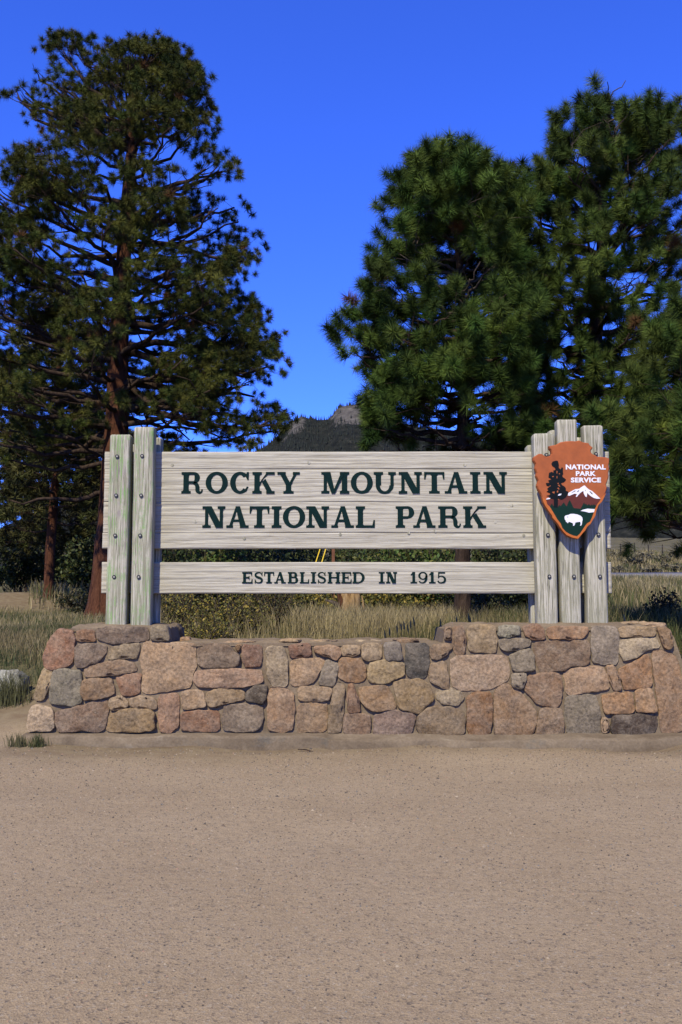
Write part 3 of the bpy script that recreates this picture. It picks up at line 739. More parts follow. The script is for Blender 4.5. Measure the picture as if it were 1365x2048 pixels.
for (u, v) in [(681, 1069), (818, 1066), (991, 1044), (1024, 1011), (1048, 1071), (930, 930), (871, 1062), (391, 1043), (489, 1077), (345, 930), (618, 925)]:
    p = P(u, v, YB); ring_disc('wood_plug', (p[0], p[2]), .0005, .0125, YB - .0002, M['post'], mainb, .0018, 14)
# ---- slab-serif lettering, cut as separate raised pieces
def rect(x0, y0, x1, y1): return [(x0, y0), (x1, y0), (x1, y1), (x0, y1)]
def arc(cx, cy, rx, ry, a0, a1, s, t, n=26):
    a = np.radians(np.linspace(a0, a1, n))
    o = [(cx + rx * math.cos(q), cy + ry * math.sin(q)) for q in a]; i = [(cx + (rx - s) * math.cos(q), cy + (ry - t) * math.sin(q)) for q in a]
    return [[o[k], o[k + 1], i[k + 1], i[k]] for k in range(n - 1)]
def strok(pts, ws):
    p = np.array(pts, float)
    tt = np.linspace(0, len(p) - 1, 34)
    def cr(v):
        r = []
        for t in tt:
            k = min(int(t), len(v) - 2); f = t - k
            p0, p1, p2, p3 = v[max(k - 1, 0)], v[k], v[k + 1], v[min(k + 2, len(v) - 1)]
            r.append(.5 * (2 * p1 + (p2 - p0) * f + (2 * p0 - 5 * p1 + 4 * p2 - p3) * f * f + (3 * p1 - p0 - 3 * p2 + p3) * f ** 3))
        return np.array(r)
    c = cr(p); w = np.interp(tt, np.arange(len(ws)), ws)
    d = np.gradient(c, axis=0); d /= np.linalg.norm(d, axis=1)[:, None]; nn = np.stack([-d[:, 1], d[:, 0]], 1)
    a = c + nn * w[:, None] / 2; b = c - nn * w[:, None] / 2
    return [[tuple(a[k]), tuple(a[k + 1]), tuple(b[k + 1]), tuple(b[k])] for k in range(len(c) - 1)]
def glyph(ch, w):
    s, t, th = .25, .115, .15      # stem, slab, thin stroke
    G = []; strips = []
    def slab(xc, wd, y, up): # bracketed serif
        h = wd / 2; y0, y1 = (y, y + t) if up else (y - t, y)
        G.append(rect(xc - h, y0, xc + h, y1))
    def brk(x0, x1, y, up, e=.05):
        yy = y + t if up else y - t; y2 = yy + (e if up else -e)
        G.append([(x0 - e, yy), (x1 + e, yy), (x1, y2), (x0, y2)])
    def stem(x0, x1, ser=.085, top=True, bot=True, lo=0, hi=1):
        G.append(rect(x0, lo, x1, hi)); xc = (x0 + x1) / 2; wd = x1 - x0 + 2 * ser
        if top: slab(xc, wd, 1, False); brk(x0, x1, 1, False, .04)
        if bot: slab(xc, wd, 0, True); brk(x0, x1, 0, True, .04)
    sr = .09
    if ch == 'I': stem(w / 2 - s / 2, w / 2 + s / 2, (w - s) / 2)
    elif ch == 'T':
        G.append(rect(0, 1 - t, w, 1)); stem(w / 2 - s / 2, w / 2 + s / 2, .12, top=False); brk(w / 2 - s / 2, w / 2 + s / 2, 1, False)
        G.append([(0, 1), (0, .66), (.055, .66), (.13, 1)]); G.append([(w, 1), (w - .13, 1), (w - .055, .66), (w, .66)])
    elif ch in 'LE':
        stem(sr, sr + s, sr); G.append(rect(sr, 0, w, t)); G.append([(w - .14, 0), (w, 0), (w, .36), (w - .06, .36)])
        if ch == 'E':
            G.append(rect(sr, 1 - t, w * .95, 1)); G.append([(w * .95 - .14, 1), (w * .95 - .06, .68), (w * .95, .68), (w * .95, 1)])
            G.append(rect(sr, .46, w * .66, .46 + t)); G.append(rect(w * .66 - .03, .36, w * .66 + .04, .66))
    elif ch == 'H':
        stem(sr, sr + s, sr); stem(w - sr - s, w - sr, sr); G.append(rect(sr, .46, w - sr, .46 + t))
    elif ch == 'N':
        x0, x1 = .12, w - .10 - th
        stem(x0, x0 + th, .12, top=False); G.append(rect(0, 1 - t, x0 + th + .05, 1)); stem(x1, x1 + th, .10, bot=False); G.append([(x0 - .02, 1), (x0 + s + .05, 1), (x1 + th, 0), (x1 - s + .07, 0)])
    elif ch == 'M':
        x0, x1 = .11, w - .09 - s; mid = (x0 + x1) / 2 + .03
        stem(x0, x0 + th, .11); stem(x1, x1 + s, .09)
        G.append([(x0, 1), (x0 + s + .06, 1), (mid + .085, 0), (mid - .085, 0)]); G.append([(x1 - .02, 1), (x1 + s * .6, 1), (mid + .07, 0), (mid - .05, 0)])
    elif ch == 'A':
        ap = w * .5
        G.append([(.10, 0), (.10 + th, 0), (ap + .03, 1), (ap - .08, 1)]); G.append([(w - .10 - s - .03, 0), (w - .09, 0), (ap + .11, 1), (ap - .10, 1)])
        G.append(rect(.22, .27, w - .26, .27 + t)); slab(.155, .31, 0, True); slab(w - .20, .40, 0, True)
    elif ch == 'K':
        stem(sr, sr + s, sr); G.append([(sr + s - .01, .34), (sr + s - .01, .50), (w - .19, 1), (w - .34, 1)])
        G.append([(sr + s + .10, .53), (sr + s + .26, .69), (w - .05, 0), (w - .30, 0)]); slab(w - .20, .40, 1, False); slab(w - .19, .38, 0, True)
    elif ch == 'Y':
        c = w / 2
        stem(c - s / 2, c + s / 2, .11, top=False, hi=.48)
        G.append([(.07, 1), (.32, 1), (c + s / 2, .40), (c - s / 2, .40)]); G.append([(w - .22, 1), (w - .09, 1), (c + s / 2, .40), (c + s / 2 - .13, .40)])
        slab(.19, .38, 1, False); slab(w - .16, .32, 1, False)
    elif ch == 'U':
        x0, x1 = .09, w - .10 - th
        stem(x0, x0 + s, .09, bot=False, lo=.38); stem(x1, x1 + th, .10, bot=False, lo=.38)
        rx = (x1 + th - x0) / 2; strips += arc(x0 + rx, .38, rx, .395, 180, 360, (s + th) / 2, .12)
    elif ch == 'O': strips += arc(w / 2, .5, w / 2, .515, 0, 360, .255, .135, 40)
    elif ch == 'C':
        strips += arc(w / 2 + .02, .5, w / 2 + .02, .515, 42, 318, .255, .135, 34)
        G.append([(w - .10, 1.0), (w - .02, 1.0), (w - .02, .62), (w - .08, .62), (w - .17, .80)])
        G.append([(w - .02, .30), (w - .10, .33), (w - .22, .14), (w - .14, .08)])
    elif ch in 'PRB':
        stem(sr, sr + s, sr)
        yb = {'P': .42, 'R': .46, 'B': .48}[ch]; ry = (1 - yb) / 2; xr = w * (.97 if ch == 'P' else .86 if ch == 'R' else .90); xm = xr - ry * 1.05
        G.append(rect(sr + s - .02, 1 - t, xm, 1)); G.append(rect(sr + s - .02, yb, xm, yb + t)); strips += arc(xm, yb + ry, xr - xm, ry, -90, 90, s, t, 20)
        if ch == 'B':
            ry = .285; xm2 = w - ry
            G.append(rect(sr + s - .02, 0, xm2, t)); G.append(rect(sr + s - .02, .475, xm2, .475 + t)); strips += arc(xm2, ry, ry, ry, -90, 90, s, t, 20)
        if ch == 'R':
            strips += strok([(xm - .10, .51), (xm + .10, .45), (xm + .17, .30), (xm + .18, .13), (xm + .27, .04), (w - .06, .07), (w - .03, .20)], [.08, .16, .20, .19, .12, .08, .06])
    elif ch == 'D':
        stem(sr, sr + s, sr); rx = w * .52; G.append(rect(sr + s - .02, 1 - t, w - rx, 1)); G.append(rect(sr + s - .02, 0, w - rx, t)); strips += arc(w - rx, .5, rx, .5, -90, 90, s + .01, t, 26)
    elif ch == 'S':
        strips += strok([(w * .86, .72), (w * .72, .92), (w * .46, .955), (w * .20, .88), (w * .13, .72), (w * .26, .58), (w * .52, .50), (w * .80, .40), (w * .88, .25), (w * .76, .09), (w * .5, .045), (w * .24, .09), (w * .11, .29)], [.06, .09, .10, .14, .18, .20, .21, .20, .18, .14, .10, .09, .06])
        G.append(rect(w * .84, .66, w * .93, 1.0)); G.append(rect(w * .05, 0, w * .14, .34))
    elif ch == '1':
        c = w * .54; stem(c - s / 2, c + s / 2, .17, top=False); G.append([(c - s / 2, 1), (c - s / 2 - .03, .90), (0, .80), (0, .70), (c, .78), (c + .05, 1)])
    elif ch == '9':
        strips += arc(w / 2, .67, w / 2, .345, 0, 360, .19, .09, 30); strips += strok([(w - .095, .66), (w - .11, .40), (w - .24, .14), (w * .46, .04), (w * .2, .09), (w * .14, .2)], [.19, .19, .16, .10, .09, .14])
    elif ch == '5':
        G.append(rect(w * .16, .86, w * .90, 1.0)); G.append([(w * .16, 1), (w * .30, 1), (w * .26, .50), (w * .13, .46)])
        strips += strok([(w * .17, .50), (w * .36, .62), (w * .66, .60), (w * .88, .40), (w * .80, .14), (w * .5, .045), (w * .24, .08), (w * .14, .22)], [.07, .09, .13, .20, .17, .10, .09, .15])
    return G, strips
def letter(ch, u0, u1, v0, v1, parent):
    yb = YB - .0016
    a = P(u0, v1, YB); b = P(u1, v0, YB); h = b[2] - a[2]; w = (b[0] - a[0]) / h
    G, S = glyph(ch, w)
    V = []; Fs = []
    for q, poly in enumerate(G):
        y0 = yb - .0004 * q
        v_, f_ = poly_prism([(a[0] + x * h, a[2] + z * h) for x, z in poly], y0, YB + .012, sign_base)
        o = len(V); V += v_; Fs += [[i + o for i in f] for f in f_]
    for q, poly in enumerate(S):
        v_, f_ = poly_prism([(a[0] + x * h, a[2] + z * h) for x, z in poly], yb + .0003, YB + .012, sign_base)
        o = len(V); V += v_; Fs += [[i + o for i in f_[0]]]
        n4 = len(poly)
        for f in f_[2:]: Fs.append([i + o for i in f])
    return pyobj('letter', V, Fs, M['letter'], parent)
L1 = [('R', 363, 406.6), ('O', 411.4, 456.5), ('C', 460.4, 499), ('K', 505, 549.7), ('Y', 555, 600), ('M', 643, 698.7), ('O', 702, 746), ('U', 748, 792), ('N', 798, 844), ('T', 849, 889), ('A', 890, 934.6), ('I', 941, 961), ('N', 968, 1014)]
L2 = [('N', 405, 451), ('A', 453, 498), ('T', 499.5, 539), ('I', 543.6, 563.5), ('O', 566, 611), ('N', 612.8, 658.5), ('A', 663, 708), ('L', 712, 750), ('P', 792, 830), ('A', 827, 871), ('R', 877, 922), ('K', 927, 972)]
L3 = [('E', 484.6, 505.5), ('S', 509, 526.5), ('T', 528.5, 548.5), ('A', 549, 572), ('B', 576, 597), ('L', 600, 618.6), ('I', 622, 633), ('S', 635.5, 652.5), ('H', 655.6, 681), ('E', 683, 703.5), ('D', 705.5, 730), ('I', 758, 770), ('N', 772.5, 794.5), ('1', 822, 833), ('9', 837, 855.5), ('1', 859, 870), ('5', 874, 892.5)]
for ch, a, b in L1: letter(ch, a, b, 944, 987, mainb)
for ch, a, b in L2: letter(ch, a, b, 1012.5, 1055.5, mainb)
for ch, a, b in L3: letter(ch, a, b, 1144, 1166.5, lowb)

# ---- arrowhead emblem
YA = YP - .105
def E(p): return P(1055 + p[0] * .12821, 870 + p[1] * .12821, YA)
def exz(l): return [(E(p)[0], E(p)[2]) for p in l]
outl = [(815, 80), (870, 110), (960, 122), (985, 160), (1025, 190), (1020, 215), (995, 240), (1000, 270), (1030, 300), (1060, 310), (1100, 335), (1160, 338), (1230, 345), (1285, 365), (1285, 430), (1275, 480), (1285, 530), (1270, 590), (1275, 650), (1255, 720), (1235, 775), (1250, 830), (1228, 900), (1205, 960), (1165, 1040), (1110, 1092), (1078, 1180), (1062, 1262), (1016, 1335), (990, 1382), (935, 1432), (904, 1490), (862, 1535), (795, 1622), (760, 1617), (690, 1600), (610, 1562), (562, 1512), (510, 1442), (480, 1392), (430, 1332), (392, 1292), (380, 1252), (330, 1182), (280, 1112), (248, 1050), (225, 960), (213, 920), (168, 850), (150, 790), (170, 710), (137, 640), (145, 590), (122, 520), (130, 450), (95, 400), (95, 345), (150, 310), (185, 290), (230, 292), (270, 320), (300, 335), (360, 325), (380, 290), (370, 240), (345, 210), (338, 170), (370, 165), (450, 150), (520, 110), (600, 95), (700, 90), (760, 95)]
oz = np.array(exz(outl)); cen = oz.mean(0); n = len(oz)
area = np.sum(oz[:, 0] * np.roll(oz[:, 1], -1) - np.roll(oz[:, 0], -1) * oz[:, 1])
if area < 0: oz = oz[::-1]
tg = np.roll(oz, -1, 0) - np.roll(oz, 1, 0); tg /= np.linalg.norm(tg, axis=1)[:, None]; nin = np.stack([-tg[:, 1], tg[:, 0]], 1)
ins = oz + nin * .008
V_ = [(x, YA + .055, z) for x, z in oz] + [(x, YA + .012, z) for x, z in oz] + [(x, YA, z) for x, z in ins]
Fs = [list(range(2 * n, 3 * n)), list(range(n - 1, -1, -1))]
for k in range(2):
    for i in range(n):
        j = (i + 1) % n; Fs.append([(k + 1) * n + i, (k + 1) * n + j, k * n + j, k * n + i][::-1])
plaque = pyobj('arrowhead_plaque', np.array(V_) - sign_base, Fs, M['orange'], sign)
plaque['label'] = 'brown arrowhead-shaped emblem plaque with orange rim'
def layer(name, pts, lift, mat):
    v_, f_ = poly_prism(exz(pts), YA - lift, YA + .002, sign_base)
    return pyobj(name, v_, f_, M[mat], plaque)
right_in = [(1140, 1000), (1130, 1030), (1090, 1080), (1055, 1150), (1040, 1200), (1010, 1280), (980, 1350), (930, 1380), (900, 1420), (860, 1480), (820, 1540), (775, 1580)]
left_in = [(720, 1570), (650, 1540), (600, 1510), (545, 1450), (520, 1380), (470, 1320), (440, 1270), (400, 1200), (350, 1120), (310, 1080), (290, 1010)]
ro = [(1228, 905), (1203, 962), (1163, 1040), (1108, 1094), (1076, 1180), (1060, 1262), (1014, 1335), (988, 1382), (933, 1432), (902, 1490), (860, 1535), (793, 1618)]
lo = [(760, 1613), (692, 1597), (613, 1560), (565, 1512), (513, 1442), (483, 1392), (433, 1332), (396, 1292), (383, 1252), (333, 1182), (284, 1112), (252, 1050), (229, 960)]
layer('rim', ro + lo + [(262, 1000)] + left_in[::-1] + right_in[::-1] + [(1150, 985)], .0045, 'rim')
layer('mountain_field', [(290, 1008), (410, 1008), (520, 1012), (632, 950), (760, 880), (890, 800), (1000, 880), (1140, 998)] + right_in[1:] + left_in[:-1], .0015, 'maroon')
layer('meadow_field', [(352, 1118), (385, 1065), (402, 1105), (480, 1125), (495, 1090), (518, 1112), (570, 1050), (592, 1090), (615, 1115), (640, 1050), (660, 1015), (690, 1070), (722, 1140), (830, 1152), (885, 1050), (900, 1085), (915, 1070), (935, 1100), (960, 1075), (985, 1105), (1005, 1080), (1020, 1100), (1035, 1080), (1075, 1108)] + right_in[3:] + left_in[:-2], .0028, 'egreen')
layer('snow_cap', [(632, 945), (640, 905), (700, 870), (750, 845), (810, 840), (840, 815), (890, 785), (930, 825), (960, 850), (1010, 875), (1060, 920), (1140, 995), (1085, 995), (1040, 985), (990, 955), (960, 930), (935, 905), (925, 970), (905, 960), (880, 915), (875, 875), (850, 885), (820, 910), (800, 930), (770, 968), (755, 960), (775, 925), (740, 915), (700, 930), (660, 948)], .004, 'ewhite')
for pts in ([(685, 905), (740, 868), (755, 872), (700, 900)], [(775, 885), (800, 862), (808, 868), (785, 892)], [(965, 880), (985, 882), (1020, 920), (1010, 928)], [(898, 858), (912, 866), (905, 876)]):
    layer('rock_streak', pts, .0052, 'eblack')
layer('lake', [(828, 1185), (870, 1165), (940, 1150), (1052, 1157), (1038, 1205), (960, 1212), (900, 1195)], .004, 'ewhite')
layer('bison', [(580, 1280), (590, 1260), (620, 1250), (640, 1248), (670, 1232), (720, 1230), (780, 1240), (830, 1260), (855, 1285), (862, 1320), (855, 1350), (850, 1390), (838, 1415), (820, 1412), (832, 1390), (825, 1355), (790, 1358), (750, 1365), (740, 1395), (730, 1415), (712, 1415), (715, 1390), (705, 1375), (670, 1360), (645, 1355), (632, 1378), (620, 1365), (600, 1352), (600, 1335), (585, 1320)], .0042, 'ewhite')
layer('bison_eye', [(624, 1274), (634, 1274), (634, 1286), (624, 1286)], .0055, 'eblack')
layer('conifer', [(450, 400), (475, 405), (485, 435), (492, 470), (488, 510), (520, 540), (535, 505), (555, 510), (555, 570), (560, 605), (545, 630), (550, 655), (600, 690), (600, 705), (570, 735), (520, 750), (545, 785), (575, 800), (600, 830), (600, 870), (640, 885), (625, 940), (590, 980), (540, 1010), (500, 1000), (478, 985), (475, 1132), (412, 1132), (415, 1000), (330, 990), (345, 960), (300, 950), (350, 935), (360, 910), (300, 885), (330, 860), (310, 840), (350, 800), (300, 790), (290, 750), (345, 745), (325, 710), (380, 690), (330, 660), (340, 590), (380, 575), (410, 590), (405, 555), (440, 545), (430, 510), (385, 480), (375, 450), (395, 415)], .004, 'eblack')
for pts in ([(385, 645), (410, 640), (412, 655), (388, 658)], [(455, 560), (470, 565), (465, 605), (456, 600)], [(458, 640), (468, 645), (465, 680), (456, 675)], [(468, 750), (490, 748), (492, 762), (470, 765)], [(470, 780), (495, 775), (515, 805), (500, 808)], [(462, 830), (488, 820), (500, 850), (485, 850)], [(458, 880), (480, 860), (482, 895), (462, 900)], [(385, 890), (425, 880), (422, 915), (395, 905)], [(490, 600), (508, 598), (508, 615), (494, 612)], [(340, 800), (362, 785), (360, 800), (345, 808)]):
    layer('gap', pts, .0053, 'orange')
layer('cloud', [(288, 1003), (320, 982), (360, 985), (350, 1000), (300, 1008)], .0053, 'ewhite')
layer('cloud', [(475, 938), (500, 918), (535, 915), (520, 940), (485, 948)], .0053, 'ewhite')
def word(txt, x0, x1, y0, y1):
    cu = bpy.data.curves.new('lettering', 'FONT'); cu.body = txt; cu.size = 1; cu.extrude = 0; cu.offset = .042; cu.resolution_u = 4; cu.space_character = 1.06
    t_ = bpy.data.objects.new('lettering_curve', cu); COL.objects.link(t_)
    dg = bpy.context.evaluated_depsgraph_get(); me = bpy.data.meshes.new_from_object(t_.evaluated_get(dg))
    COL.objects.unlink(t_); bpy.data.objects.remove(t_)
    co = np.zeros(len(me.vertices) * 3, np.float32); me.vertices.foreach_get('co', co); co = co.reshape(-1, 3)
    mn, mx = co.min(0), co.max(0); a = E((x0, y1)); b = E((x1, y0)); out = np.zeros_like(co)
    out[:, 0] = a[0] + (co[:, 0] - mn[0]) / (mx[0] - mn[0]) * (b[0] - a[0]) - sign_base[0]
    out[:, 2] = a[2] + (co[:, 1] - mn[1]) / (mx[1] - mn[1]) * (b[2] - a[2]) - sign_base[2]
    out[:, 1] = YA - .003 - sign_base[1]
    me.vertices.foreach_set('co', out.ravel()); me.materials.clear(); me.update()
    return link('lettering', me, M['ewhite'], plaque)
word('NATIONAL', 600, 1222, 460, 540); word('PARK', 757, 1068, 563, 640); word('SERVICE', 680, 1148, 664, 742)
for (u, v) in ((1093, 960), (1145, 960), (1193, 960)):    # stand-off blocks between posts and plaque
    p = P(u, v, YP); V_, F_ = poly_prism([(p[0] - .03, p[2] - .03), (p[0] + .03, p[2] - .03), (p[0] + .03, p[2] + .03), (p[0] - .03, p[2] + .03)], YA + .054, YP + .012, sign_base)
    pyobj('standoff', V_, F_, M['post'], plaque)

# ------------------------------------------------------------------ pines
def make_tuft_templates(nneedle, kinds, seed, wid, spread=1.0, ball=False):
    r = np.random.default_rng(seed); out = []
    for _ in range(kinds):
        a = r.uniform(.05, 1, nneedle); ph = r.uniform(0, 2 * np.pi, nneedle)
        al = np.radians((80 - 62 * a ** 1.4) * spread + r.normal(0, 7, nneedle)); ln = r.uniform(.34, .50, nneedle) * (1 - .1 * a)
        if ball:
            a = r.uniform(.30, .62 if ball == 1 else .85, nneedle); al = np.arccos(np.clip(r.uniform(-.35 if ball == 1 else -.1, 1, nneedle), -1, 1)); ln = r.uniform(.42, .58, nneedle) * (1 if ball == 1 else .88)
        d = np.stack([np.sin(al) * np.cos(ph), np.sin(al) * np.sin(ph), np.cos(al)], 1)
        b0 = np.stack([0 * a, 0 * a, a], 1) + d * .03
        side = np.cross(d, r.normal(0, 1, (nneedle, 3))); side /= np.linalg.norm(side, axis=1)[:, None]
        tip = b0 + d * ln[:, None]; tip[:, 2] -= .03
        v = np.stack([b0 - side * wid / 2, b0 + side * wid / 2, tip], 1)      # one slim blade each
        out.append((v.reshape(-1, 3), r.uniform(.75, 1.25, nneedle)))
    return out
TPL = {'near': make_tuft_templates(330, 5, 1, .020, 1.0, 2), 'mid': make_tuft_templates(122, 5, 2, .032, 1.15, True), 'far': make_tuft_templates(40, 4, 3, .075, 1.0, True)}
def build_tufts(pos, dr, size, col, tpl, seed):
    r = np.random.default_rng(seed); pos = np.array(pos); dr = np.array(dr); size = np.array(size); col = np.array(col)
    dr /= np.linalg.norm(dr, axis=1)[:, None] + 1e-9
    x = np.cross(dr, r.normal(0, 1, dr.shape)); x /= np.linalg.norm(x, axis=1)[:, None]; y = np.cross(dr, x)
    R = np.stack([x, y, dr], 2)
    kind = r.integers(0, len(tpl), len(pos)); VV, CC = [], []
    for k, (tv, tc) in enumerate(tpl):
        s = kind == k
        if not s.any(): continue
        v = np.einsum('tij,nj->tni', R[s], tv) * size[s][:, None, None] + pos[s][:, None, :]
        c = col[s][:, None, :] * np.repeat(tc, 3)[None, :, None]
        VV.append(v.reshape(-1, 3)); CC.append(c.reshape(-1, 3))
    V = np.vstack(VV); return V, np.arange(len(V)).reshape(-1, 3), np.vstack(CC)
def rotz(v, a):
    c, s = math.cos(a), math.sin(a); return np.array([v[0] * c - v[1] * s, v[0] * s + v[1] * c, v[2]])
def pine(label, group, D, trunk, ext, n_limb, tpl, tsize, secgap, cr, cn, seed, colA, colB, bark, extra=(), v_lo=None, depthk=.85, brown=.015, droop=.0, up=.3, gap=(1.0, 2.0, .30)):
    r = np.random.default_rng(seed); pm = D / F
    tr = np.array([P(u, v, D) for u, v, _ in trunk]); rad = np.array([w for _, _, w in trunk]) * pm
    base = np.array([tr[0, 0], D, float(Hg(tr[0, 0], D)) - .05]); tr[0] = base
    root = empty('pine_tree', base); tag(root, label, 'tree', group)
    zz = np.linspace(0, 1, 36); tt = np.linspace(0, 1, len(tr))
    hp = np.stack([np.interp(zz, tt, tr[:, k]) for k in range(3)], 1); hr = np.interp(zz, tt, rad)
    hp[:, 1] += np.sin(zz * 5 + seed) * .04 * (zz > .05); hr[0] *= 1.28; hr[1] *= 1.08
    Vt, Tt = tube(hp, hr, 14, True, .10, seed); link('trunk', mesh_np('trunk', Vt - base, Tt, True), bark, root)
    def trunk_at(z):
        return np.array([np.interp(z, hp[:, 2], hp[:, 0]), np.interp(z, hp[:, 2], hp[:, 1]), z]), np.interp(z, hp[:, 2], hr)
    ext = np.array(ext, float)
    pos, dr, sz, cl = [], [], [], []
    def inside(p, mx, mt, mb=0):
        u, v = PX(p); vv = np.clip(v - mt * .65, ext[0, 0], ext[-1, 0])
        return np.interp(vv, ext[:, 0], ext[:, 1]) + mx < u < np.interp(vv, ext[:, 0], ext[:, 2]) - mx and ext[0, 0] + mt < v < ext[-1, 0] - mb
    def tuft(p, d, tone=1.0, s=1.0):
        pos.append(p); dr.append(d); sz.append(tsize * s * r.uniform(.75, 1.18))
        f = r.random(); c = (np.array(colA) * (1 - f) + np.array(colB) * f) * r.uniform(.6, 1.45) * tone
        if r.random() < brown: c = np.array((.15, .075, .028)) * r.uniform(.5, 1.0)
        cl.append(c)
    def clump(c, out, g):
        R_ = cr * r.uniform(.65, 1.25)
        if not inside(c, (R_ * .35 + tsize * .25) / pm, (R_ * .45 + tsize * .7) / pm): return
        if fbm(c[0] * gap[0] + c[1] * .7 + 13, c[2] * gap[1] + c[1] * .45, seed + 3, 2) < gap[2]: return
        n_ = max(2, int(cn * r.uniform(.75, 1.25) * (R_ / cr) ** 1.5)); tone = r.uniform(.75, 1.3)
        for k in range(n_):
            d = r.normal(0, 1, 3); d /= np.linalg.norm(d); d[2] = d[2] * .75 + .28; d = d + out * .3; d /= np.linalg.norm(d)
            p = c + d * np.array([1, 1, .6]) * R_ * r.random() ** .4
            if k % 3 == 0: g.add(*tube(np.array([c - out * R_ * .5, (c + p) / 2 - [0, 0, .02], p + d * tsize * .4]), [.007, .005, .003], 4, False))
            tuft(p, d + np.array([0, 0, up]) + r.normal(0, .10, 3), tone)
    def limb(p0, p1, r0, leafy=True):
        if leafy:
            for _ in range(9):
                if inside(p1, (cr * .35 + tsize * .25) / pm, (cr * .45 + tsize * .7) / pm): break
                p1 = p0 + (p1 - p0) * .92
        L = np.linalg.norm(p1 - p0)
        if L < .08: return
        g = Geo(); mid = (p0 + p1) / 2 + np.array([r.normal(0, .06), r.normal(0, .06), -.09 + r.normal(0, .05)]) * L
        s = np.linspace(0, 1, 9)[:, None]; pts = (1 - s) ** 2 * p0 + 2 * s * (1 - s) * mid + s ** 2 * p1
        pts[1:-1] += r.normal(0, .022, (7, 3)) * min(L, 2.2)
        g.add(*tube(pts, np.linspace(r0, max(.006, r0 * .22), 9), 7, True, .12, seed))
        if leafy:
            hd = (p1 - p0) / L; nsec = max(2, int(L / secgap))
            for q in range(nsec):
                t = min(.97, .30 + .70 * (q + r.random()) / nsec)
                k = t * 8; k0 = min(int(k), 7); st = pts[k0] + (pts[k0 + 1] - pts[k0]) * (k - k0)
                tg_ = pts[k0 + 1] - pts[k0]; tg_ = tg_ / (np.linalg.norm(tg_) + 1e-9)
                d = rotz(tg_, (1 if q % 2 else -1) * r.uniform(.5, 1.2)); d[2] += r.uniform(-.2, .6); d /= np.linalg.norm(d)
                ls = np.clip(L * (.14 + .30 * (1 - t)), .8 * cr, 1.1) * r.uniform(.75, 1.25)
                e = st + d * ls; s5 = np.linspace(0, 1, 5)[:, None]; m2 = (st + e) / 2 - np.array([0, 0, .10 * ls])
                sp = (1 - s5) ** 2 * st + 2 * s5 * (1 - s5) * m2 + s5 ** 2 * e; sp[1:-1] += r.normal(0, .02, (3, 3))
                g.add(*tube(sp, np.linspace(max(.009, r0 * .3), .005, 5), 5, False))
                clump(e, d, g)
            clump(p1, hd, g)
        link('branch', g.mesh('branch', base), M['bark_dark'] if r0 > .03 else M['twig'], root)
    z_top = tr[-1, 2]; v_top = ext[0, 0]; v_bot = v_lo or ext[-1, 0]
    for q in range(n_limb):
        f = (q + .5) / n_limb; v = v_top + (v_bot - v_top) * f ** .95; phi = q * 2.39996 + r.uniform(-.3, .3)
        u_t = np.interp(P(0, v, D)[2], hp[:, 2], hp[:, 0]) / pm + W / 2
        l = np.interp(v, ext[:, 0], ext[:, 1]); rr_ = np.interp(v, ext[:, 0], ext[:, 2])
        el = max(5, u_t - l) * pm; er = max(5, rr_ - u_t) * pm; ed = (el + er) / 2 * depthk
        k = r.uniform(.72, .98)
        dx = math.cos(phi) * (er if math.cos(phi) > 0 else el) * k; dy = math.sin(phi) * ed * k
        zt_ = P(0, v, D)[2]; L = math.hypot(dx, dy)
        rise = L * (.50 * (1 - f) ** 1.3 + .06 - droop * f) * r.uniform(.7, 1.2)
        za = min(max(zt_ - rise, hp[3, 2]), z_top - .05)
        p0, tr_r = trunk_at(za)
        limb(p0, np.array([p0[0] + dx, p0[1] + dy, zt_]), min(tr_r * .55, .022 + .016 * L))
    for (va, ut, vt, dd, lf) in extra:
        p0, tr_r = trunk_at(P(0, va, D)[2]); p1 = P(ut, vt, D + dd); limb(p0, p1, min(tr_r * .6, .025 + .020 * np.linalg.norm(p1 - p0)), lf)
    for q in range(7):
        dd = np.array([r.normal(0, .5), r.normal(0, .5), 1.0]); tuft(tr[-1] - [0, 0, tsize * (1.0 + .8 * q / 7)] + r.normal(0, .08, 3), dd)
    V, T, C = build_tufts(pos, dr, sz, cl, TPL[tpl], seed)
    link('crown', mesh_np('crown', V - base, T, False, C), M['needle'], root)['kind'] = 'stuff'
    return root, len(pos)
GL, GR = 'tall pines beyond the wall', 'tall pines beyond the wall'
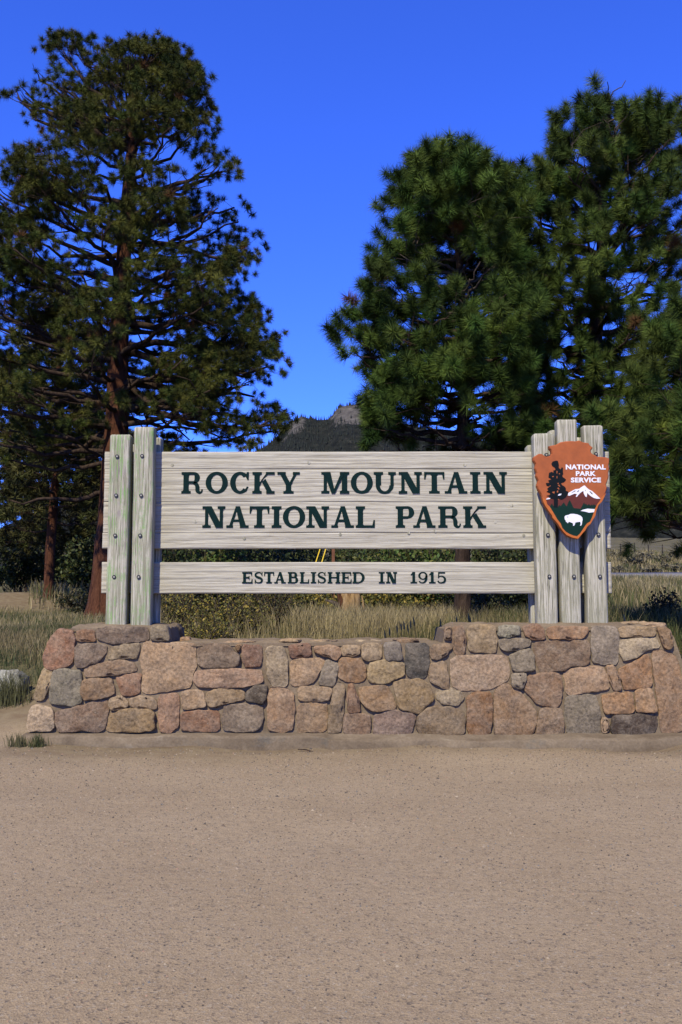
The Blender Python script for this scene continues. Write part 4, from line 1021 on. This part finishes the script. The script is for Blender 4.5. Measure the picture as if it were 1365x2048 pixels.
cntL = pine('tall old pine with thick reddish trunk and flat-topped dark crown behind the paired posts', GL, 22.0,
    [(208, 1245, 33), (222, 1050, 26), (234, 850, 24), (238, 680, 20), (250, 460, 14), (264, 290, 11), (268, 210, 7), (272, 130, 3)],
    [(58, 85, 210), (85, 82, 345), (120, 70, 385), (150, 10, 400), (205, 4, 432), (228, 60, 425), (250, 115, 415), (268, 100, 425), (285, 40, 440), (310, -20, 470), (335, -60, 486), (400, -80, 505), (420, -90, 516), (470, -100, 502), (520, -110, 514), (560, -120, 505), (600, -120, 515), (640, -130, 540), (690, -130, 552), (760, -140, 545), (810, -140, 566), (850, -130, 586), (868, -120, 560), (885, -110, 430), (930, -90, 330)],
    108, 'mid', .29, .58, .52, 18, 11, (.038, .062, .014), (.105, .102, .019), M['bark_red'],
    extra=[(300, 12, 165, -.4, True), (300, 20, 195, .5, True), (255, 95, 80, -.3, True), (270, 130, 110, .6, True), (240, 190, 85, .2, True), (230, 240, 88, -.3, True), (225, 300, 96, .3, True), (235, 345, 106, -.2, True), (240, 385, 138, .4, True), (285, 45, 205, -.6, True), (275, 60, 150, -.2, True), (250, 140, 78, .4, True), (290, 15, 185, .1, True), (235, 330, 100, -.4, True), (245, 390, 140, .3, True), (250, 425, 190, -.3, True), (262, 405, 205, .6, True), (380, 480, 335, -.4, True), (440, 508, 410, .3, True), (455, 500, 520, -.8, True), (560, 505, 520, .9, True), (640, 540, 645, -.6, True), (690, 545, 690, .4, True), (700, 550, 740, -1., True), (760, 560, 800, -.5, True), (790, 575, 845, .2, True), (800, 540, 850, -1.2, True), (760, 450, 860, -1.0, True), (760, 380, 880, .5, True), (985, 20, 1000, -.9, False), (600, 20, 560, -1., True), (700, 10, 640, -1., True), (800, 20, 760, -1., True), (880, 20, 860, -.5, True), (860, 60, 900, .8, True)],
    up=.4, gap=(.48, 1.05, .455))
cntA = pine('bushy dark green young pine rising directly behind the name board', GR, 11.6,
    [(925, 1250, 17), (925, 1000, 14), (926, 850, 12), (928, 650, 9), (915, 450, 7), (905, 350, 5), (897, 300, 3)],
    [(285, 855, 935), (310, 850, 950), (340, 802, 985), (365, 800, 1030), (420, 792, 1045), (450, 785, 1050), (480, 762, 1030), (520, 755, 1045), (560, 742, 1060), (600, 745, 1070), (628, 705, 1075), (655, 690, 1080), (700, 664, 1090), (735, 700, 1090), (760, 775, 1090), (790, 735, 1095), (830, 738, 1100), (860, 715, 1100), (890, 705, 1100), (960, 720, 1100), (1010, 780, 1060)],
    115, 'near', .30, .46, .32, 6, 23, (.040, .084, .016), (.098, .138, .026), M['bark_dark'],
    extra=[(760, 672, 700, -.3, True), (740, 690, 660, .3, True), (800, 705, 790, -.5, True), (860, 702, 870, .2, True), (640, 748, 590, -.3, True), (560, 768, 490, .2, True), (500, 800, 350, .1, True), (470, 900, 290, 0, True), (460, 860, 300, -.3, True), (500, 995, 360, -.2, True), (520, 1010, 400, .3, True)],
    v_lo=985, up=.8, gap=(.85, 1.35, .405))
cntB = pine('tall open-crowned pine rising behind the arrowhead emblem', GR, 12.6,
    [(1180, 1250, 22), (1178, 1000, 20), (1180, 850, 18), (1190, 700, 16), (1203, 560, 12), (1206, 420, 9), (1212, 280, 6), (1216, 190, 3)],
    [(172, 1180, 1245), (200, 1128, 1265), (225, 1118, 1345), (255, 1110, 1365), (275, 1098, 1380), (310, 1098, 1390), (330, 1060, 1390), (370, 1010, 1400), (420, 1005, 1410), (500, 1020, 1430), (600, 1010, 1450), (700, 1000, 1470), (800, 1000, 1480), (900, 1010, 1480), (980, 1050, 1450)],
    104, 'near', .30, .50, .34, 6, 37, (.038, .076, .015), (.098, .128, .025), M['bark_dark'],
    extra=[(400, 1105, 285, -.2, True), (330, 1135, 215, .2, True), (330, 1185, 190, -.2, True), (330, 1225, 175, 0, True), (380, 1335, 230, -.2, True), (430, 1345, 290, .3, True), (560, 1300, 320, -.3, True), (470, 1085, 350, .1, True), (520, 1045, 375, -.2, True), (780, 1330, 770, -.3, False), (700, 1080, 560, -.5, True), (640, 1340, 500, -.2, True)],
    v_lo=960, up=.8, gap=(.8, 1.25, .42))
cntC = pine('low spreading pine with coarse long needles at the far end of the wall', GR, 10.6,
    [(1440, 1250, 22), (1440, 1000, 18), (1436, 850, 14), (1430, 720, 9), (1425, 620, 4)],
    [(600, 1390, 1470), (640, 1340, 1520), (700, 1310, 1560), (780, 1240, 1600), (850, 1225, 1620), (930, 1222, 1640), (1000, 1226, 1640), (1060, 1235, 1640), (1085, 1245, 1620)],
    70, 'near', .33, .48, .32, 5, 41, (.050, .095, .019), (.105, .132, .027), M['bark_dark'],
    extra=[(900, 1240, 860, -.2, True), (950, 1245, 930, .3, True), (980, 1250, 1010, -.2, True), (1010, 1255, 1050, 0, True), (860, 1265, 820, .2, True)], v_lo=1070, up=.7)
# trees farther back, left and behind the boards
GB = 'pines standing farther back'
far = [('slender reddish-trunked pine standing farther back beside the dirt mound', 28., [(97, 1210, 10), (100, 1100, 9.5), (112, 950, 8.5), (118, 750, 6), (120, 560, 2)], [(540, 100, 140), (650, 40, 200), (800, -10, 240), (900, -20, 250), (980, -10, 230), (1060, 20, 200)], 44),
       ('dark drooping pine at the edge of the dirt mound', 33., [(-30, 1190, 13), (-28, 1000, 10), (-26, 700, 2)], [(690, -50, 0), (800, -130, 60), (920, -160, 95), (1050, -150, 85), (1120, -130, 70)], 42),
       ('shaded pine in the gap between the two reddish trunks', 36., [(158, 1170, 9), (158, 1000, 7), (160, 780, 2)], [(770, 145, 175), (870, 90, 230), (980, 80, 250), (1090, 85, 245), (1150, 100, 230)], 42),
       ('low dense dark pine behind the slender reddish trunk', 42., [(60, 1160, 9), (60, 1000, 7), (62, 840, 2)], [(830, 40, 85), (920, 0, 120), (1020, -20, 140), (1100, -20, 140), (1135, 0, 130)], 30),
       ('low dense dark pine behind the thick reddish trunk', 46., [(225, 1150, 9), (225, 1000, 7), (226, 840, 2)], [(830, 205, 250), (920, 170, 285), (1020, 160, 300), (1110, 160, 300)], 28),
       ('shaded pine behind the paired posts', 40., [(300, 1160, 10), (300, 1000, 7), (302, 860, 2)], [(850, 285, 320), (920, 240, 355), (1020, 225, 380), (1120, 230, 385)], 26)]
for q, (lab, D, tk, ex, nl) in enumerate(far):
    pine(lab, GB, D, tk, ex, nl, 'far', .42, .85, .62, 13, 100 + q, (.042, .052, .016), (.08, .072, .024), M['bark_red'] if q == 0 else M['bark_dark'], up=.4)
mids = [(365, 30, 1020, 1150, 55), (440, 34, 1000, 1148, 60), (500, 44, 872, 1150, 48), (575, 36, 1030, 1150, 58), (640, 48, 980, 1135, 50), (715, 38, 1040, 1150, 50), (790, 30, 1010, 1152, 58), (860, 27, 1000, 1155, 60), (1010, 30, 1000, 1150, 64), (1075, 33, 960, 1150, 50)]
mlab = ['rounded young pine', 'broad young pine', 'taller lone pine whose rounded top shows above the name board', 'small bushy pine', 'narrow dark young pine', 'squat young pine', 'bright green young pine', 'long-needled young pine', 'scrubby young pine', 'open young pine']
mwhere = ['nearest the paired posts', 'two along from the paired posts', '', 'between the shrub bank and the yellow stakes', 'behind the yellow stakes', 'beyond the thin brown post', 'glimpsed between the boards under the word PARK', 'between the stump and the bushy pine trunk', 'between the bushy pine trunk and the three posts', 'close behind the three posts']
for q, (u, D, vt, vb, w) in enumerate(mids):
    pine((mlab[q] + ' ' + mwhere[q]).strip(), 'young pines in the meadow', float(D), [(u, vb, 7), (u, (vt + vb) / 2, 5), (u, vt + 6, 2)],
         [(vt, u - w * .35, u + w * .35), (vt + (vb - vt) * .3, u - w * .8, u + w * .8), (vb - 25, u - w, u + w), (vb, u - w * .9, u + w * .9)], 24, 'far', .36, .5, .40, 9, 200 + q, (.055, .085, .024), (.11, .11, .036), M['bark_dark'], up=.6)

# ------------------------------------------------------------------ shrubs
def shrub(label, cat, group, x, y, h, rx, ry, n_stem, n_leaf, leaf, cols, seed, z=None, name='shrub'):
    r = np.random.default_rng(seed); zb = float(Hg(x, y)) - .02 if z is None else z; base = np.array([x, y, zb])
    root = empty(name, base); tag(root, label, cat, group); g = Geo(); tips = []
    for q in range(n_stem):
        a = r.uniform(0, 2 * np.pi); k = math.sqrt(r.random()); e = np.array([math.cos(a) * rx * k, math.sin(a) * ry * k, h * (1 - .5 * k * k) * r.uniform(.5, 1.22)])
        st = np.array([r.normal(0, rx * .12), r.normal(0, ry * .12), 0]); s = np.linspace(0, 1, 6)[:, None]; md = (st + e) / 2 + np.array([0, 0, h * .12])
        pts = (1 - s) ** 2 * st + 2 * s * (1 - s) * md + s ** 2 * e; pts[1:] += r.normal(0, .015, (5, 3)); g.add(*tube(pts, np.linspace(.008, .003, 6), 4, False))
        tips.append(pts)
    link('stems', g.mesh('stems'), M['twig'], root)
    tips = np.array(tips); si = r.integers(0, n_stem, n_leaf); f = 5 - 3.6 * r.random(n_leaf) ** 1.3; f = np.minimum(f, 4.999); a = np.minimum(f.astype(int), 4)
    p = tips[si, a] + (tips[si, a + 1] - tips[si, a]) * (f - a)[:, None] + r.normal(0, .05, (n_leaf, 3)) * [1, 1, .8] * min(1.6, h / .5)
    p[:, 2] = np.maximum(p[:, 2], .03)
    d = r.normal(0, 1, (n_leaf, 3)); d /= np.linalg.norm(d, axis=1)[:, None]; e = np.cross(d, r.normal(0, 1, (n_leaf, 3))); e /= np.linalg.norm(e, axis=1)[:, None]
    L = leaf * r.uniform(.6, 1.25, n_leaf)[:, None]
    V = np.stack([p - d * L * .6, p + e * L * .34, p + d * L * .6, p - e * L * .34], 1).reshape(-1, 3)
    cols = np.array(cols); c = cols[r.integers(0, len(cols), n_leaf)] * r.uniform(.65, 1.3, n_leaf)[:, None]
    link('foliage', mesh_np('foliage', V, np.arange(n_leaf * 4).reshape(-1, 4), False, np.repeat(c, 4, 0)), M['leaf'], root)['kind'] = 'stuff'
    return root
OL = [(.18, .165, .03), (.28, .23, .045), (.12, .12, .032), (.34, .25, .05), (.08, .085, .025)]
DKG = [(.045, .055, .02), (.07, .07, .025), (.03, .035, .014)]
JUN = [(.05, .075, .02), (.075, .095, .028), (.11, .115, .032), (.035, .05, .016)]
JUB = [(.08, .14, .03), (.11, .15, .035), (.06, .09, .022), (.16, .16, .04)]
GSB = 'olive shrubs behind the wall'
def ux(u, y): return (u - W / 2) / F * y
shrub('small-leaved yellow-green shrub close behind the paired posts', 'shrub', GSB, ux(372, 11.0), 11.0, .60, .38, .40, 60, 1500, .030, OL, 1)
shrub('broad yellow-green shrub under the start of the date board', 'shrub', GSB, ux(455, 10.9), 10.9, .50, .50, .45, 70, 1900, .030, OL, 2)
shrub('darker olive shrub at the meadow side of the shrub bank', 'shrub', GSB, ux(545, 11.6), 11.6, .72, .42, .45, 60, 2200, .030, [(.06, .06, .018), (.085, .075, .02), (.04, .045, .016), (.12, .085, .03)], 3)
shrub('low olive shrub filling the foot of the shrub bank', 'shrub', GSB, ux(410, 10.1), 10.1, .38, .45, .3, 50, 1500, .026, OL, 4)
shrub('rust-tinged shrub behind the base of the posts', 'shrub', GSB, ux(330, 12.0), 12.0, .75, .35, .4, 40, 3000, .034, [(.12, .07, .025), (.09, .08, .02), (.05, .05, .018)], 5)
shrub('dark shaded shrub beside the bare pine trunk', 'shrub', 'dark shrubs in the meadow', ux(970, 12.6), 12.6, .62, .32, .3, 45, 2000, .04, DKG, 6)
shrub('dark twiggy shrub in the dry grass past the three posts', 'shrub', 'dark shrubs in the meadow', ux(1325, 12.2), 12.2, .52, .24, .24, 60, 1500, .04, [(.03, .035, .014), (.045, .045, .02)], 7)
shrub('brownish shrub behind the far end of the wall', 'shrub', 'dark shrubs in the meadow', ux(1345, 9.6), 9.6, .34, .34, .3, 50, 2200, .032, [(.10, .07, .025), (.14, .10, .03), (.05, .05, .02)], 8)
shrub('golden low rabbitbrush behind the low middle of the wall', 'shrub', GSB, ux(868, 9.75), 9.75, .24, .25, .16, 60, 2400, .022, [(.22, .15, .035), (.16, .11, .03), (.10, .09, .03)], 9)
for q, (u, y, h, w, lab) in enumerate([(640, 17, .7, .7, 'mounded olive brush in front of the broken stump'), (760, 18, .75, .7, 'mounded olive brush between the broken stump and bushy pine'), (860, 20, .9, .8, 'yellowing brush near the bushy pine trunk'), (560, 19, .8, .8, 'mounded olive brush between the shrub bank and broken stump')]):
    shrub(lab, 'shrub', 'brush in the meadow', ux(u, y), float(y), h, w, w * .8, 50, 3600, .06, OL if q != 2 else [(.22, .16, .03), (.16, .12, .03), (.09, .08, .025)], 20 + q)
for q, (u, y, h, w) in enumerate([(1235, 79, .8, 1.1), (1262, 86, 1.0, 1.5), (1300, 80, .7, 1.2), (1338, 83, .9, 1.3), (1284, 91, .9, 1.8), (1352, 92, .9, 1.2), (1322, 89, .8, 1.1), (1243, 93, .8, 1.3)]):
    shrub('grey-green sagebrush on the bank beyond the road', 'shrub', 'sagebrush beyond the road', ux(u, y), float(y), h, w, w, 20, 520, .24, [(.16, .14, .085), (.22, .19, .11), (.11, .10, .06)], 40 + q, name='sagebrush')
for q, (u, y, h, w, lab) in enumerate([(35, 37, 2.4, 1.5, 'dark juniper bush on the slope beyond the dirt mound'), (135, 39, 2.8, 1.6, 'dark juniper bush behind the slender reddish trunk'), (178, 33, 2.0, 1.1, 'dark juniper bush close to the thick reddish trunk')]):
    shrub(lab, 'bush', 'juniper bushes on the slope', ux(u, y), float(y), h, w, w * .8, 70, 3600, .13, JUN, 95 + q, name='juniper_bush')
for q, (x, y) in enumerate([(-6.0, 24.5), (-4.9, 25.5), (-7.0, 26.5)]):
    shrub('low dark brush around the feet of the reddish trunks', 'shrub', 'brush around the trunks', x, y, .7, .8, .6, 40, 1800, .07, [(.05, .055, .02), (.09, .075, .03), (.03, .035, .014)], 60 + q)

for q, (u, y, h, w, pal, lab) in enumerate([(335, 21, 2.1, 1.0, JUN, 'dark juniper bush beside the paired posts, seen between the boards'), (425, 22, 2.3, 1.2, JUB, 'bright green juniper bush seen between the boards near the paired posts'), (510, 23, 2.2, 1.2, JUN, 'olive juniper bush seen between the boards above the word ESTABLISHED'), (600, 24, 2.3, 1.1, JUN, 'dark juniper bush in front of which the yellow stakes stand'),
        (715, 23, 2.2, 1.1, JUN, 'dark juniper bush next to the thin brown post'), (790, 21, 2.1, 1.1, JUB, 'bright green juniper bush seen between the boards above the word IN'), (865, 20, 2.1, 1.0, JUB, 'light green juniper bush seen between the boards past the date'), (970, 21, 2.2, 1.1, JUN, 'brown-tinged juniper bush past the bushy pine trunk'), (1050, 22, 2.3, 1.1, JUN, 'dark juniper bush beside the three posts, seen between the boards')]):
    shrub(lab, 'bush', 'juniper bushes in the meadow', ux(u, y), float(y), h, w, w * .8, 90, 5200, .085, pal, 80 + q, name='juniper_bush')
# ------------------------------------------------------------------ grass
def grass(name, label, n, region, hgt, wid, cols, seed, dens=None, kind='stuff'):
    r = np.random.default_rng(seed); x, y = region(r, n); 
    if dens is not None:
        k = r.random(len(x)) < dens(x, y); x, y = x[k], y[k]
    n = len(x); z = Hg(x, y) - .01
    h = (hgt(x, y) if callable(hgt) else hgt) * r.uniform(.35, 1.2, n) * (.6 + .8 * fbm(x * .8, y * .8, seed, 3)); a = r.uniform(0, 2 * np.pi, n); ln = h * r.uniform(.08, .5, n)
    b = np.stack([x, y, z], 1); lean = np.stack([np.cos(a) * ln, np.sin(a) * ln, 0 * a], 1); up_ = np.stack([0 * h, 0 * h, h], 1)
    m_ = b + lean * .35 + up_ * .6; t = b + lean + up_ * .98
    sa = r.uniform(-.9, .9, n); sd_ = np.stack([np.cos(sa), np.sin(sa), 0 * sa], 1) * (wid * r.uniform(.6, 1.3, n))[:, None] / 2
    V = np.stack([b - sd_, b + sd_, m_ - sd_ * .8, m_ + sd_ * .8, t], 1).reshape(-1, 3)
    T = (np.array([[0, 1, 3], [0, 3, 2], [2, 3, 4]])[None] + (np.arange(n) * 5)[:, None, None]).reshape(-1, 3)
    cols = np.array(cols); pt = fbm(x * .9, y * .9, seed + 50, 3); idx = np.clip(((pt - .5) * 2.6 + .48 + r.normal(0, .2, n)) * len(cols), 0, len(cols) - .01).astype(int)
    c = cols[idx] * r.uniform(.7, 1.25, n)[:, None]
    o = link(name, mesh_np(name, V, T, False, np.repeat(c, 5, 0)), M['grass']); tag(o, label, 'grass', kind=kind); return o
STRAW = [(.085, .10, .034), (.14, .125, .052), (.21, .175, .085), (.29, .235, .12), (.37, .30, .165)]
def fan(y0, y1, u0, u1):
    def f(r, n):
        y = np.sqrt(r.uniform(y0 ** 2, y1 ** 2, n)); u = r.uniform(u0, u1, n); return (u - W / 2) / F * y, y
    return f
def behind(x, y): return np.where((np.abs(x) < 3.0) & (y < 8.75), 0, 1)
grass('grass', 'tall dry meadow grass close behind the stone wall', 34000, fan(8.75, 13, 60, 1480), lambda x, y: np.where(x < -2.3, .14, .16 + .15 * sstep(9.9, 10.9, y)), .007, STRAW, 5, lambda x, y: np.where(x < -2.4, np.clip((y - 9.4) / 2, 0, .55), 1) * (1 - .6 * ((x / y > (325 - W / 2) / F) & (x / y < (575 - W / 2) / F) & (y < 12))))
grass('grass', 'tall straw-coloured meadow grass among the pine trunks', 42000, fan(13, 26, -60, 1480), lambda x, y: np.where(x < -2.8, .19, .29), .013, STRAW, 6, lambda x, y: .25 + .75 * sstep(.35, .6, fbm(x * .5, y * .5, 77, 3)))
grass('grass', 'dry grass running up the meadow to the road', 36000, fan(26, 64, 60, 1500), .5, .03, STRAW, 7)
grass('grass', 'sparse dry grass at the open end of the wall', 11000, fan(9.0, 13.5, -60, 230), .12, .007, [(.06, .08, .03), (.10, .10, .045), (.19, .155, .08), (.25, .20, .11)], 8, lambda x, y: sstep(9.2, 10.4, y + (fbm(x * 1.5, y * 1.5, 44, 3) - .5) * 2.2) * sstep(-2.35, -2.75, x))
grass('grass', 'rough dry grass on the bank beyond the road', 9000, fan(74, 105, 1150, 1450), .6, .08, STRAW, 9)
grass('grass', 'dry meadow grass carrying on past the open end of the wall', 16000, fan(10.5, 34, -800, -60), .22, .016, STRAW, 10, lambda x, y: .3 + .7 * sstep(.38, .58, fbm(x * .5, y * .5, 78, 3)))
grass('grass', 'dry meadow grass carrying on past the buried end of the wall', 12000, fan(9.5, 34, 1480, 2000), .34, .014, STRAW, 11)
def tuft_at(name, label, x, y, n, spread, h, w, cols, seed, group=None):
    z = Hg(x, y)
    o = grass(name, label, n, lambda r, k: (x + r.normal(0, spread, k), y + r.normal(0, spread * .6, k)), h, w, cols, seed); 
    del o['kind']; o['category'] = 'grass tuft'
    if group: o['group'] = group
    return o
GG = [(.05, .07, .025), (.08, .09, .03), (.13, .12, .06)]
tuft_at('grass_tuft', 'small green weed tuft at the outer corner of the footing', P(45, 1480, 7.75)[0], 7.66, 130, .05, .11, .005, GG, 71)
tuft_at('grass_tuft', 'small dark weed tuft against the footing front', P(82, 1480, 7.7)[0], 7.64, 110, .035, .10, .005, GG, 72)
tuft_at('grass_tuft', 'green grass tuft in front of the lichened boulder', P(8, 1400, 9)[0], 9.1, 260, .09, .28, .006, [(.07, .09, .03), (.11, .11, .05)], 73)
# pale seed heads poking above the wall
for q, (u, v) in enumerate([(795, 1262), (803, 1258), (809, 1256), (817, 1262), (822, 1254), (780, 1268), (771, 1274), (829, 1248), (914, 1245), (938, 1240), (942, 1247), (882, 1252), (1250, 1243)]):
    y = 9.3; tp = P(u, v, y); x0 = tp[0] + random.uniform(-.03, .03); zb = float(Hg(x0, y))
    g = Geo(); s = np.linspace(0, 1, 6)[:, None]; p0 = np.array([x0, y, zb - .02]); pts = p0 + (tp - p0) * s + np.array([1, 0, 0]) * (s * (1 - s)) * .06
    rt = empty('seed_grass', p0); tag(rt, 'pale dry grass stalk with a plump seed head poking above the wall', 'grass stalk', 'seed heads above the wall')
    g.add(*tube(pts, np.full(6, .0022), 4, False), c=(.24, .19, .09)); link('stalk', g.mesh('stalk', p0), M['grass'], rt)
    d = (tp - pts[-2]); d = d / np.linalg.norm(d); hp_ = tp + d * np.linspace(-.02, .07, 6)[:, None]; g = Geo(); g.add(*tube(hp_, [.003, .008, .009, .008, .005, .001], 6, True), c=(.36, .28, .15))
    link('seed_head', g.mesh('seed_head', p0), M['grass'], rt)

# ------------------------------------------------------------------ small things
b_ = lump('boulder', 16, 1380, 9.35, .18, .16, .115, (.3, .3, .3), 5, None, (0, 0, 0), 'boulder', .06)
tag(b_, 'pale grey lichen-covered boulder in the grass past the wall end', 'boulder')
# broken stump with splintered wood
def stump():
    y = 16.0; x = ux(702, y); zb = float(Hg(x, y)); base = np.array([x, y, zb])
    rt = empty('broken_stump', base); tag(rt, 'broken tree stump with bright splintered orange wood in the meadow', 'tree stump')
    n = 18; th = np.arange(n) / n * 2 * np.pi; r = np.random.default_rng(3); V = []
    for k, z in enumerate([-.1, .15, .35, .5]):
        rr = .17 * (1.25 - .4 * k / 3) * (1 + r.normal(0, .07, n)); V.append(np.stack([rr * np.cos(th), rr * np.sin(th), np.full(n, z) + (r.uniform(0, .28, n) if k == 3 else 0)], 1))
    V.append(np.array([[0, 0, .45]])); ar = np.arange(n); a2 = (ar + 1) % n; T = []
    for k in range(3): T += [np.stack([k * n + ar, k * n + a2, (k + 1) * n + a2], 1), np.stack([k * n + ar, (k + 1) * n + a2, (k + 1) * n + ar], 1)]
    T.append(np.stack([3 * n + ar, 3 * n + a2, np.full(n, 4 * n)], 1))
    link('bole', mesh_np('bole', np.vstack(V), np.vstack(T), False), M['stump'], rt)
    for (dx, dz, lx, lz, rad, mt) in [(-.12, .28, -.42, .42, .045, 'twig'), (-.10, .1, -.22, .62, .06, 'bark_red'), (.25, .0, .18, .48, .03, 'stump'), (-.05, .4, -.15, .8, .05, 'stump')]:
        pts = np.array([[dx, -.06, dz], [(dx + lx) / 2, -.08, (dz + lz) / 2 + .02], [lx, -.1, lz]]); V_, T_ = tube(pts, [rad, rad * .8, rad * .25], 7); link('splinter', mesh_np('splinter', V_, T_, True), M[mt], rt)
stump()
# yellow marker stakes and brown post seen between the boards
for q, (u0, u1) in enumerate([(630.5, 640), (642.5, 651.5)]):
    y = 21.0; b0 = P(u0, 1130, y); t0 = P(u1, 1100, y); d = (t0 - b0); zb = float(Hg(b0[0], y)); s = (zb - .05 - b0[2]) / d[2]; p0 = b0 + d * s; p1 = b0 + d * 1.25
    V_, T_ = tube(np.array([p0, (p0 + p1) / 2, p1]), [.012] * 3, 8)
    o = link('marker_stake', mesh_np('marker_stake', V_ - p0, T_, True), M['yellow']); o.location = p0
    tag(o, 'thin yellow marker stake leaning beside the brown post', 'stake', 'yellow marker stakes')
y = 17.0; c = P(667, 1120, y); zb = float(Hg(c[0], y)); zt = P(667, 1080, y)[2]; w = .026
V_, F_ = poly_prism([(c[0] - w, zb - .1), (c[0] + w, zb - .1), (c[0] + w, zt), (c[0], zt + .03), (c[0] - w, zt)], y - w, y + w)
o = pyobj('marker_post', V_, F_, M['brownpost']); tag(o, 'thin brown wooden post with pointed top behind the boards', 'post')
# fence beyond the road
fx = [ux(u, 97) for u in np.arange(1130, 1480, 28)]
fr = empty('wire_fence', (fx[0], 97, float(Hg(fx[0], 97)))); tag(fr, 'wire fence on thin dark posts along the bank beyond the road', 'fence')
fb = np.array(fr.location); tops = []
for q, x in enumerate(fx):
    z = float(Hg(x, 97)); hh_ = 1.25 + (q % 3) * .1; V_, T_ = tube(np.array([[x, 97, z - .3], [x, 97, z + hh_ / 2], [x + .02, 97, z + hh_]]), [.06, .06, .055], 7)
    link('fence_post', mesh_np('fence_post', V_ - fb, T_, True), M['fencepost'], fr); tops.append((x, 97 - .05, z))
for hz in (.45, .8, 1.12):
    V_, T_ = tube(np.array(tops) + [0, 0, hz], np.full(len(tops), .012), 4); link('wire', mesh_np('wire', V_ - fb, T_, True), M['wire'], fr)
# fallen twig at the foot of the footing
p = P(612, 1497, 7.55); pts = np.array([[-.06, .03, .012], [0, 0, .014], [.03, -.03, .010], [.055, -.05, .008]])
V_, T_ = tube(pts, [.004, .005, .004, .002], 6); o = link('twig', mesh_np('twig', V_, T_, True), M['bark_dark']); o.location = (p[0], 7.52, float(Hg(p[0], 7.52)))
tag(o, 'dark dry twig lying on the gravel at the footing', 'twig')
# loose pebbles in the gravel
K = 24000; r = np.random.default_rng(99)
y = 2.2 + 5.5 * r.random(K) ** .9; x = (r.uniform(-60, 1425, K) - W / 2) / F * y * 1.02; keep = y < 7.68; x, y = x[keep], y[keep]; K = len(x)
sz = (.0019 + .0040 * r.random(K) ** 3 + .004 * (r.random(K) > .994)) * (.85 + .11 * (y - 2.2)); th = np.arange(5) / 5 * 2 * np.pi
V = np.zeros((K, 6, 3)); rot = r.uniform(0, 6, K); jit = r.uniform(.7, 1.3, (K, 5))
V[:, :5, 0] = x[:, None] + np.cos(th[None] + rot[:, None]) * sz[:, None] * jit; V[:, :5, 1] = y[:, None] + np.sin(th[None] + rot[:, None]) * sz[:, None] * jit * .8
V[:, 5, 0] = x + r.normal(0, .2, K) * sz; V[:, 5, 1] = y + r.normal(0, .2, K) * sz; z = Hg(x, y); V[:, :5, 2] = (z - .001)[:, None]; V[:, 5, 2] = z + sz * .85
T = (np.array([[k, (k + 1) % 5, 5] for k in range(5)])[None] + (np.arange(K) * 6)[:, None, None]).reshape(-1, 3)
pc = np.array([(.30, .235, .175), (.17, .125, .095), (.085, .07, .06), (.35, .285, .215), (.33, .21, .15), (.16, .16, .165)])
c = pc[r.choice(6, K, p=[.20, .30, .30, .08, .07, .05])] * r.uniform(.8, 1.2, K)[:, None]
o = link('gravel_pebbles', mesh_np('gravel_pebbles', V.reshape(-1, 3), T, True, np.repeat(c, 6, 0)), M['pebble']); tag(o, 'loose pebbles scattered over the tan gravel', 'gravel', kind='stuff')
print('tufts', cntL[1], cntA[1], cntB[1], cntC[1])

# one global albedo trim for every opaque surface
for m in bpy.data.materials:
    if not m.use_nodes or m.name in ('white_paint',): continue
    t = m.node_tree; b = t.nodes.get('Principled BSDF')
    if not b or not b.inputs['Base Color'].is_linked: continue
    src = b.inputs['Base Color'].links[0].from_socket
    t.links.new(mix(t, 1.0, src, (.655, .652, .555), 'MULTIPLY'), b.inputs['Base Color'])
